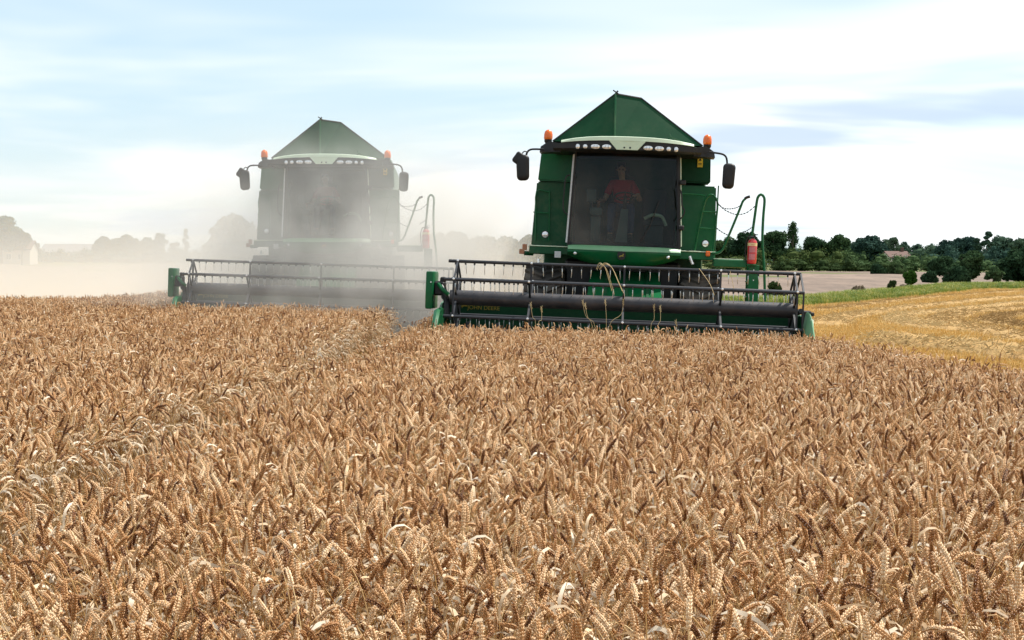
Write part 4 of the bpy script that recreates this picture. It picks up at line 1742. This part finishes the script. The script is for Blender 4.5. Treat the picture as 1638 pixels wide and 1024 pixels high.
def bend_path(r, hgt, arch, lean, ear_len, ear_curve, n_st=7):
    """stem then ear, in the local xz plane: points and tangents"""
    pts, tan = [], []
    p = Vector((0, 0, 0))
    low = hgt * .80
    ang = lean
    segs = [(low / 3, lean * .3)] * 3 + [(hgt * .2 / 5, (arch - lean) / 5)] * 5
    pts.append(p.copy()); tan.append(ang)
    for ln, da in segs:
        ang += da if da != lean * .3 else lean * .3
        p = p + Vector((math.sin(ang), 0, math.cos(ang))) * ln
        pts.append(p.copy()); tan.append(ang)
    ear = []
    m = 10
    for i in range(m + 1):
        ear.append((p.copy(), ang))
        ang += ear_curve / m
        p = p + Vector((math.sin(ang), 0, math.cos(ang))) * (ear_len / m)
    return pts, ear


def grain(Vv, Ff, c, ax, s1, s2, ln, w, t):
    """a plump pointed husk"""
    k = len(Vv)
    Vv.append(c)
    for f, q in ((.30, 1.0), (.66, .82)):
        for a in (0, 1, 2, 3):
            ca, sa = (1, 0, -1, 0)[a], (0, 1, 0, -1)[a]
            Vv.append(c + ax * (ln * f) + s1 * (w * q * ca) + s2 * (t * q * sa))
    Vv.append(c + ax * ln)
    for a in range(4):
        b = (a + 1) % 4
        Ff.append((k, k + 1 + b, k + 1 + a))
        Ff.append((k + 1 + a, k + 1 + b, k + 5 + b, k + 5 + a))
        Ff.append((k + 5 + a, k + 5 + b, k + 9))


def tri_tube(Vv, Ff, path, rad, n=4):
    k0 = len(Vv)
    for i, p in enumerate(path):
        t = (path[min(i + 1, len(path) - 1)] - path[max(i - 1, 0)]).normalized()
        a = t.cross(Vector((0, 1, 0)))
        a = a.normalized() if a.length > .01 else Vector((1, 0, 0))
        b = t.cross(a).normalized()
        rr = rad[i] if isinstance(rad, list) else rad
        for k in range(n):
            th = 2 * PI * k / n
            Vv.append(p + (a * math.cos(th) + b * math.sin(th)) * rr)
    for i in range(len(path) - 1):
        for k in range(n):
            k2 = (k + 1) % n
            Ff.append((k0 + i * n + k, k0 + i * n + k2, k0 + (i + 1) * n + k2, k0 + (i + 1) * n + k))


ARCH = []


def wheat_parts(seed, fine=True, rot=0.0, off=(0, 0, 0), hs=1.0):
    r = random.Random(seed)
    hgt = r.uniform(.68, .80) * hs
    u = r.random()
    arch = R(r.uniform(2, 36)) if u < .46 else R(r.uniform(50, 100)) if u < .70 else R(r.uniform(112, 165))
    if seed < 1000:
        ARCH.append(math.degrees(arch))
    lean = R(r.uniform(0, 7))
    el = r.uniform(.052, .080)
    st, ear = bend_path(r, hgt, arch, lean, el, R(r.uniform(0, 30) if u < .46 else r.uniform(10, 60) if u < .70 else r.uniform(0, 25)))
    parts = {'stem': ([], []), 'ear': ([], []), 'leaf': ([], [])}
    tri_tube(*parts['stem'], st if fine else st[2:], .0014 if fine else .0026, 4 if fine else 3)
    Vv, Ff = parts['ear']
    ro = r.uniform(0, PI)
    if fine:
        n = 17
        tri_tube(Vv, Ff, [e[0] for e in ear], .0022, 4)
        for i in range(n):
            f = (i + .3) / n * 10
            i0 = min(int(f), 9)
            c = ear[i0][0].lerp(ear[i0 + 1][0], f - i0)
            a = ear[i0][1]
            t = Vector((math.sin(a), 0, math.cos(a)))
            nn = Vector((math.cos(a), 0, -math.sin(a)))
            bb = Vector((0, 1, 0))
            side = nn * math.cos(ro) + bb * math.sin(ro)
            wid = t.cross(side).normalized()
            if i % 2:
                side = -side
            k = .72 + .40 * math.sin(PI * min(1, (i + 2.2) / (n + 1)))
            ln = .0112 * k * r.uniform(.92, 1.1)
            for sp, sc in ((0, 1.0), (-1, .92), (1, .92)):
                ax = (t * .88 + side * (.42 - .10 * abs(sp)) + wid * (.34 * sp) + Vector((r.uniform(-.1, .1), r.uniform(-.1, .1), r.uniform(-.1, .1)))).normalized()
                s1 = ax.cross(side).normalized()
                s2 = ax.cross(s1).normalized()
                grain(Vv, Ff, c + side * .0013 + wid * (.0018 * sp), ax, s1, s2, ln * sc, .0026 * k, .0021 * k)
    else:
        pth = [ear[i][0] for i in (0, 2, 4, 6, 8, 10)]
        tri_tube(Vv, Ff, pth, [.0040, .0085, .0070, .0085, .0068, .0020], 5)
    for q in range(r.choice((1, 2, 2)) if fine else (1 if r.random() < .5 else 0)):
        Vl, Fl = parts['leaf']
        a = r.uniform(0, 2 * PI)
        i = r.choice((2, 3))
        p = st[i] + Vector((0, 0, r.uniform(-.05, .06)))
        h = Vector((math.cos(a), math.sin(a), 0))
        sd = Vector((-h.y, h.x, 0))
        ln = r.uniform(.10, .22)
        w = r.uniform(.004, .0085)
        el_ = R(r.uniform(35, 80))
        m = 7
        k0 = len(Vl)
        for j in range(m + 1):
            t = j / m
            tw = r.uniform(-.4, .4) + 1.6 * t
            wd = w * (1 - t) ** .6 + .0006
            s_ = sd * math.cos(tw) + Vector((0, 0, 1)) * math.sin(tw)
            Vl += [p - s_ * wd, p + s_ * wd]
            if j:
                Fl.append((k0 + 2 * j - 2, k0 + 2 * j - 1, k0 + 2 * j + 1, k0 + 2 * j))
            p = p + (h * math.cos(el_) + Vector((0, 0, 1)) * math.sin(el_)) * (ln / m)
            el_ -= R(r.uniform(12, 34))
    c, s = math.cos(rot), math.sin(rot)
    for k in parts:
        parts[k] = ([Vector((v.x * c - v.y * s + off[0], v.x * s + v.y * c + off[1], v.z + off[2])) for v in parts[k][0]], parts[k][1])
    return parts


PMAT = {'stem': STEMM, 'ear': EARM, 'leaf': LEAFW}


def part_mesh(name, plist):
    """join part dicts into one mesh with three materials"""
    V, Fa, mi = [], [], []
    for pd in plist:
        for k, key in enumerate(('stem', 'ear', 'leaf')):
            if key in pd:
                o = len(V)
                V += pd[key][0]
                for f in pd[key][1]:
                    Fa.append(tuple(i + o for i in f))
                    mi.append(k)
    me = bpy.data.meshes.new(name)
    me.from_pydata([tuple(v) for v in V], [], Fa)
    for k in ('stem', 'ear', 'leaf'):
        me.materials.append(PMAT[k])
    me.polygons.foreach_set('material_index', mi)
    me.shade_smooth()
    return me


NV = 26
fine_coll = bpy.data.collections.new('wheat_fine')
fine_parts = [wheat_parts(100 + i) for i in range(NV)]
for i, pd in enumerate(fine_parts):
    fine_coll.objects.link(bpy.data.objects.new('wheat_variant_%02d' % i, part_mesh('wheat_variant', [pd])))
far_coll = bpy.data.collections.new('wheat_far')
for i in range(10):
    r = random.Random(900 + i)
    lst = [wheat_parts(2000 + 20 * i + k, True, r.uniform(0, 2 * PI), (r.gauss(0, .075), r.gauss(0, .075), r.uniform(-.04, .03))) for k in range(10)]
    far_coll.objects.link(bpy.data.objects.new('wheat_clump_%02d' % i, part_mesh('wheat_clump', lst)))

EDGE_R = 5.32


def tram(y):
    return -2.2 + .05 * math.sin(y * .5)


def in_crop(x, y, g):
    if x > EDGE_R + .10 * math.sin(y * 1.3) + g:
        return False
    if abs(x - tram(y)) < .27 + .26 * sstep(14, 24, y) + g * .5:
        return False
    if x > -1.38:
        return y < 26.15 + .02 * x
    if x > -8.1:
        return y < 34.7 + g
    return y < 47 + g * 3


rw = random.Random(11)


def hvar(x, y):
    st = (.045 if x < tram(y) else -.035 * max(0.0, 1 - (x - tram(y)) / 1.2))
    return 1.0 + st + .035 * math.sin(x * 1.9 + y * .7) * math.sin(y * 1.3 - x * .4) + .02 * math.sin(x * 5.1 + 1) * math.sin(y * 4.3)


def lay(y0, y1, step, nvar, margin):
    P, Ro, S, I = [], [], [], []
    y = y0
    while y < y1:
        hw = .355 * y + margin
        x = -hw
        while x < min(hw, EDGE_R + .3):
            px, py = x + rw.uniform(-.5, .5) * step * 1.2, y + rw.uniform(-.5, .5) * step * 1.2
            if in_crop(px, py, rw.gauss(0, .05)):
                P.append((px, py, zg(px, py) - .005))
                Ro.append((rw.gauss(0, .09), rw.gauss(0, .09), rw.uniform(0, 2 * PI)))
                S.append(hvar(px, py) * max(.80, min(1.17, rw.gauss(1.0, .075))))
                I.append(rw.randrange(nvar))
            x += step
        y += step
    return P, Ro, S, I


P, Ro, S, I = lay(1.3, 12.5, .0385, NV, 1.3)
# the plants that show largest: the nearest ones inside the frame
cand = []
for k, p in enumerate(P):
    if 3.55 < p[1] < 5.2 and abs(p[0]) < .33 * p[1]:
        row = HZ + (CAM_Z - p[2] - .76 * S[k]) / p[1] * F
        if row < 1030:
            cand.append((p[1], k))
cand.sort()
near = {k for _, k in cand[:280]}
rest = [k for k in range(len(P)) if k not in near]
scatter('wheat_crop', [P[k] for k in rest], [Ro[k] for k in rest], [S[k] for k in rest], [I[k] for k in rest], fine_coll,
        'stuff', 'dense ripe wheat crop filling the foreground', 'wheat')
pm = []
for pd in fine_parts:
    d_ = {}
    for key in ('stem', 'ear'):
        me = bpy.data.meshes.new(key)
        me.from_pydata([tuple(v) for v in pd[key][0]], [], pd[key][1])
        me.materials.append(PMAT[key])
        me.shade_smooth()
        d_[key] = me
    d_['leaves'] = []
    lv = pd['leaf'][0]
    for k0 in range(0, len(lv), 16):            # each blade is a ribbon of 16 points
        me = bpy.data.meshes.new('leaf')
        me.from_pydata([tuple(v) for v in lv[k0:k0 + 16]], [], [(2 * j, 2 * j + 1, 2 * j + 3, 2 * j + 2) for j in range(7)])
        me.materials.append(LEAFW)
        me.shade_smooth()
        d_['leaves'].append(me)
    pm.append(d_)
for k in sorted(near):
    o = empty('wheat_plant', P[k], Ro[k])
    o.scale = (S[k],) * 3
    for key in ('stem', 'ear'):
        link(key, pm[I[k]][key], o)
    for lm in pm[I[k]]['leaves']:
        link('leaf', lm, o)
    ka = ARCH[I[k]]
    w_ = 'an upright' if ka < 50 else 'a sideways nodding' if ka < 105 else 'a hooked-over'
    tag(o, 'ripe wheat plant with %s ear in the first rows of the crop' % w_, 'wheat plant', 'first rows of wheat, %s ear' % w_)
P2, R2, S2, I2 = lay(12.4, 47.5, .120, 10, 1.5)
scatter('wheat_crop', P2, R2, S2, I2, far_coll, 'stuff', 'ripe wheat crop standing before the two combines', 'wheat')
loc_strip('wheat_soil', -20, 5.4, 40, lambda x: -2, lambda x: 26.3 if x > -1.3 else (34.8 if x > -8 else 47), 40, SOIL, .012)

# taller wild grass stems in front of the clean combine's reel
WILD = plant_mat('pale_wild_grass', [(0, (.40, .30, .14)), (1, (.62, .50, .28))], .55, .1, .4, 20, .3)
for i, (bx, by, tx, ty) in enumerate(((857, 520, 849, 486), (861, 521, 866, 492), (948, 524, 932, 482), (952, 524, 936, 487), (970, 524, 968, 481), (974, 524, 997, 480), (1041, 526, 1046, 489), (1052, 528, 1056, 491), (1092, 532, 1081, 514))):
    d = 25.6 + .1 * (i % 3)
    p0 = Vector((at_px(bx, d), d, zg(at_px(bx, d), d)))
    p1 = Vector((at_px(tx, d), d, CAM_Z - (ty - HZ) / F * d))
    pm_ = p0.lerp(p1, .6) + Vector((.03, 0, .05))
    path = smooth_path([p0, Vector((at_px(bx, d), d, CAM_Z - (by - HZ) / F * d)), pm_.lerp(p1, .5), p1], 4)
    b = MB()
    b.tube([p - p0 for p in path], [.0042] * (len(path) - 1) + [.003], 5)
    o = b.build('grass_stem', WILD)
    o.location = p0
    b = MB()
    dv = (path[-1] - path[-3]).normalized()
    for k in range(9):
        c = path[-1] - p0 - dv * (.012 * k)
        sdv = Vector((math.cos(k * 2.4), math.sin(k * 2.4), .3)) * .014
        b.tube([c, c + dv * .015 + sdv, c + dv * .035 + sdv * 1.1], [.002, .005, .001], 4)
    s = b.build('seed_head', WILD, o)
    s['kind'] = 'stuff'
    tag(o, 'tall thin wild grass stem standing up before the reel', 'grass stem', 'wild grass stems by the reel')
# wisps of straw caught on the reel
for (pts, lab) in (([(956, 432), (962, 423), (972, 430), (980, 452), (986, 470)], 'hooked straw wisp caught over the middle of the top reel bar'),
                   ([(1117, 428), (1126, 440), (1134, 452), (1140, 468)], 'straight straw wisp hanging near the right of the reel'),
                   ([(1169, 432), (1173, 445), (1178, 466)], 'short straw wisp hanging in front of the ladder')):
    r = random.Random(len(lab))
    b = MB()
    d = 26.15
    base = Vector((at_px(pts[0][0], d), d, CAM_Z - (pts[0][1] - HZ) / F * d))
    for k in range(4 if len(pts) > 4 else 1):
        o_ = Vector((r.gauss(0, .02), r.gauss(0, .02), r.gauss(0, .015)))
        path = []
        for j, (u, v) in enumerate(pts):
            path.append(Vector((at_px(u, d), d, CAM_Z - (v - HZ) / F * d)) - base + o_ * (1 + j * .6))
        b.tube(smooth_path(path, 3), .0048, 4)
    o = b.build('straw_wisp', WILD)
    o.location = base
    o['kind'] = 'thing'
    tag(o, lab, 'straw')

# short stubble on the cut ground at the right and tufts on the verge
STUBM = plant_mat('golden_stubble_stalk', [(0, (.48, .30, .09)), (.5, (.70, .48, .17)), (1, (.82, .64, .32))], .6, .2, .3, 5, .3)
stub_coll = bpy.data.collections.new('stubble')
for i in range(5):
    r = random.Random(40 + i)
    V, Fa = [], []
    for k in range(16):
        c = Vector((r.gauss(0, .16), r.gauss(0, .16), 0))
        h = r.uniform(.06, .13)
        tp = c + Vector((r.gauss(0, .03), r.gauss(0, .03), h))
        m = len(V)
        w = .006
        V += [c + Vector((-w, 0, 0)), c + Vector((w, 0, 0)), c + Vector((0, w, 0)), tp + Vector((-w, 0, 0)), tp + Vector((w, 0, 0)), tp + Vector((0, w, 0))]
        Fa += [(m, m + 1, m + 4, m + 3), (m + 1, m + 2, m + 5, m + 4), (m + 2, m, m + 3, m + 5)]
    me = bpy.data.meshes.new('stubble')
    me.from_pydata([tuple(v) for v in V], [], Fa)
    me.materials.append(STUBM)
    stub_coll.objects.link(bpy.data.objects.new('stubble_%d' % i, me))
P3, R3, S3, I3 = [], [], [], []
swp = np.array(SWP)
for k in range(34000):
    y = 14 + 110 * rw.random() ** .95
    x = rw.uniform(5.4, .37 * y + 4) if rw.random() < .8 else rw.uniform(-1.2, 5.4)
    if x < 5.4 and y < 26.6:
        continue
    if y > y_edge(x) - 1 or (np.hypot(swp[:, 0] - x, (swp[:, 1] - y) * .8) < swp[:, 2] * .42).any():
        continue
    x = round(x / .16) * .16 + rw.gauss(0, .02)
    P3.append((x, y, zg(x, y)))
    R3.append((0, 0, rw.uniform(0, 6.28)))
    S3.append(rw.uniform(.7, 1.25) * (1 + .5 * sstep(45, 85, y)))
    I3.append(rw.randrange(5))
scatter('stubble', P3, R3, S3, I3, stub_coll, 'stuff', 'short golden stubble stalks left on the cut ground', 'stubble')
GRASSM = plant_mat('verge_grass', [(0, (.09, .15, .022)), (.5, (.19, .24, .04)), (1, (.40, .34, .09))], .6, .3, .3, 2, .4)
gr_coll = bpy.data.collections.new('verge_tufts')
for i in range(5):
    r = random.Random(70 + i)
    V, Fa = [], []
    for k in range(26):
        c = Vector((r.gauss(0, .22), r.gauss(0, .22), 0))
        h = r.uniform(.25, .6)
        a = r.uniform(0, 6.28)
        dv = Vector((math.cos(a), math.sin(a), 0))
        w = Vector((-dv.y, dv.x, 0)) * .022
        m = len(V)
        V += [c - w, c + w, c + dv * h * .25 + Vector((0, 0, h * .7)) + w * .7, c + dv * h * .25 + Vector((0, 0, h * .7)) - w * .7, c + dv * h * .6 + Vector((0, 0, h))]
        Fa += [(m, m + 1, m + 2, m + 3), (m + 3, m + 2, m + 4)]
    me = bpy.data.meshes.new('tuft')
    me.from_pydata([tuple(v) for v in V], [], Fa)
    me.materials.append(GRASSM)
    gr_coll.objects.link(bpy.data.objects.new('tuft_%d' % i, me))
P4, R4, S4, I4 = [], [], [], []
for k in range(5000):
    x = rw.uniform(8, 60)
    v = rw.random()
    y = y_edge(x) - .5 + 9 * v
    P4.append((x, y, zg(x, y) + .03 + .30 * math.sin(PI * v) * .75))
    R4.append((0, 0, rw.uniform(0, 6.28)))
    S4.append(rw.uniform(.3, .75))
    I4.append(rw.randrange(5))
scatter('verge_grass', P4, R4, S4, I4, gr_coll, 'stuff', 'rough green and yellow grass on the verge beyond the stubble', 'grass')


# ------------------------------------------------------------------ dust raised by the machines
def dust(name, lo, hi, build, colr, step=1.0, aniso=.35):
    b = MB()
    b.box([(a + c) / 2 for a, c in zip(lo, hi)], [c - a for a, c in zip(lo, hi)])
    m = bpy.data.materials.new(name)
    m.use_nodes = True
    nt = m.node_tree
    n, l = nt.nodes, nt.links
    n.clear()
    out = n.new('ShaderNodeOutputMaterial')
    pv = n.new('ShaderNodeVolumePrincipled')
    pv.inputs['Color'].default_value = (*colr, 1)
    pv.inputs['Anisotropy'].default_value = aniso
    l.new(pv.outputs[0], out.inputs['Volume'])
    tc = n.new('ShaderNodeTexCoord')
    sp = n.new('ShaderNodeSeparateXYZ')
    l.new(tc.outputs['Object'], sp.inputs[0])

    def M(op, a, b_=None, c_=None):
        q = n.new('ShaderNodeMath')
        q.operation = op
        for i, v in enumerate((a, b_, c_)):
            if v is None:
                continue
            if isinstance(v, (int, float)):
                q.inputs[i].default_value = v
            else:
                l.new(v, q.inputs[i])
        return q.outputs[0]

    def N(scale, detail, lo_, hi_):
        q = n.new('ShaderNodeTexNoise')
        nset(q, Scale=scale, Detail=detail, Roughness=.55)
        l.new(tc.outputs['Object'], q.inputs['Vector'])
        r = n.new('ShaderNodeMapRange')
        nset(r, From_Min=.3, From_Max=.7, To_Min=lo_, To_Max=hi_)
        l.new(q.outputs['Fac'], r.inputs['Value'])
        return r.outputs[0]

    def S(v, a, c):
        r = n.new('ShaderNodeMapRange')
        r.interpolation_type = 'SMOOTHSTEP'
        nset(r, From_Min=a, From_Max=c)
        l.new(v, r.inputs['Value'])
        return r.outputs[0]
    l.new(M('MAXIMUM', build(M, N, S, *sp.outputs[:3]), 0.0), pv.inputs['Density'])
    m.cycles.volume_step_rate = step
    o = b.build(name, m, None, 0)
    return tag(o, None, None, None, 'stuff')


def plume(M, N, S, x, y, z):
    def sq(v):
        return M('MULTIPLY', v, v)
    e = M('ADD', M('ADD', sq(M('DIVIDE', M('ADD', x, 3.6), 4.6)), sq(M('DIVIDE', M('ADD', y, -37.5), 4.2))), sq(M('DIVIDE', M('ADD', z, -1.5), 2.5)))
    gsn = M('POWER', 2.718, M('MULTIPLY', e, -1.0))
    e2 = M('ADD', M('ADD', sq(M('DIVIDE', M('ADD', x, 1.9), 1.9)), sq(M('DIVIDE', M('ADD', y, -35.0), 2.2))), sq(M('DIVIDE', M('ADD', z, -.9), 1.7)))
    gsn = M('ADD', gsn, M('MULTIPLY', M('POWER', 2.718, M('MULTIPLY', e2, -1.0)), .75))
    edge = M('MULTIPLY', M('MULTIPLY', S(x, -11.8, -8), S(x, 1.9, -.4)), M('MULTIPLY', S(y, 31.2, 33.6), S(y, 45.8, 42)))
    edge = M('MULTIPLY', edge, S(z, 6.9, 4.5))
    return M('MULTIPLY', M('MULTIPLY', M('MULTIPLY', gsn, N(.75, 4, -.15, 2.1)), edge), .36)


def drift(M, N, S, x, y, z):
    fall = M('POWER', 2.718, M('MULTIPLY', M('MAXIMUM', M('ADD', z, -.5), 0.0), -.40))
    u = M('DIVIDE', x, y)
    side = S(u, .03, -.09)
    edge = M('MULTIPLY', M('MULTIPLY', S(y, 46, 58), S(y, 104, 90)), S(z, 12.5, 7))
    return M('MULTIPLY', M('MULTIPLY', M('MULTIPLY', fall, side), N(.10, 3, .45, 1.45)), M('MULTIPLY', edge, .075))


dust('dust_plume', (-12, 31, -.3), (2, 46, 7), plume, (.88, .86, .82), 0.9)
dust('dust_drift', (-60, 46.1, -.6), (6, 105, 13), drift, (.85, .835, .81), 1.0)
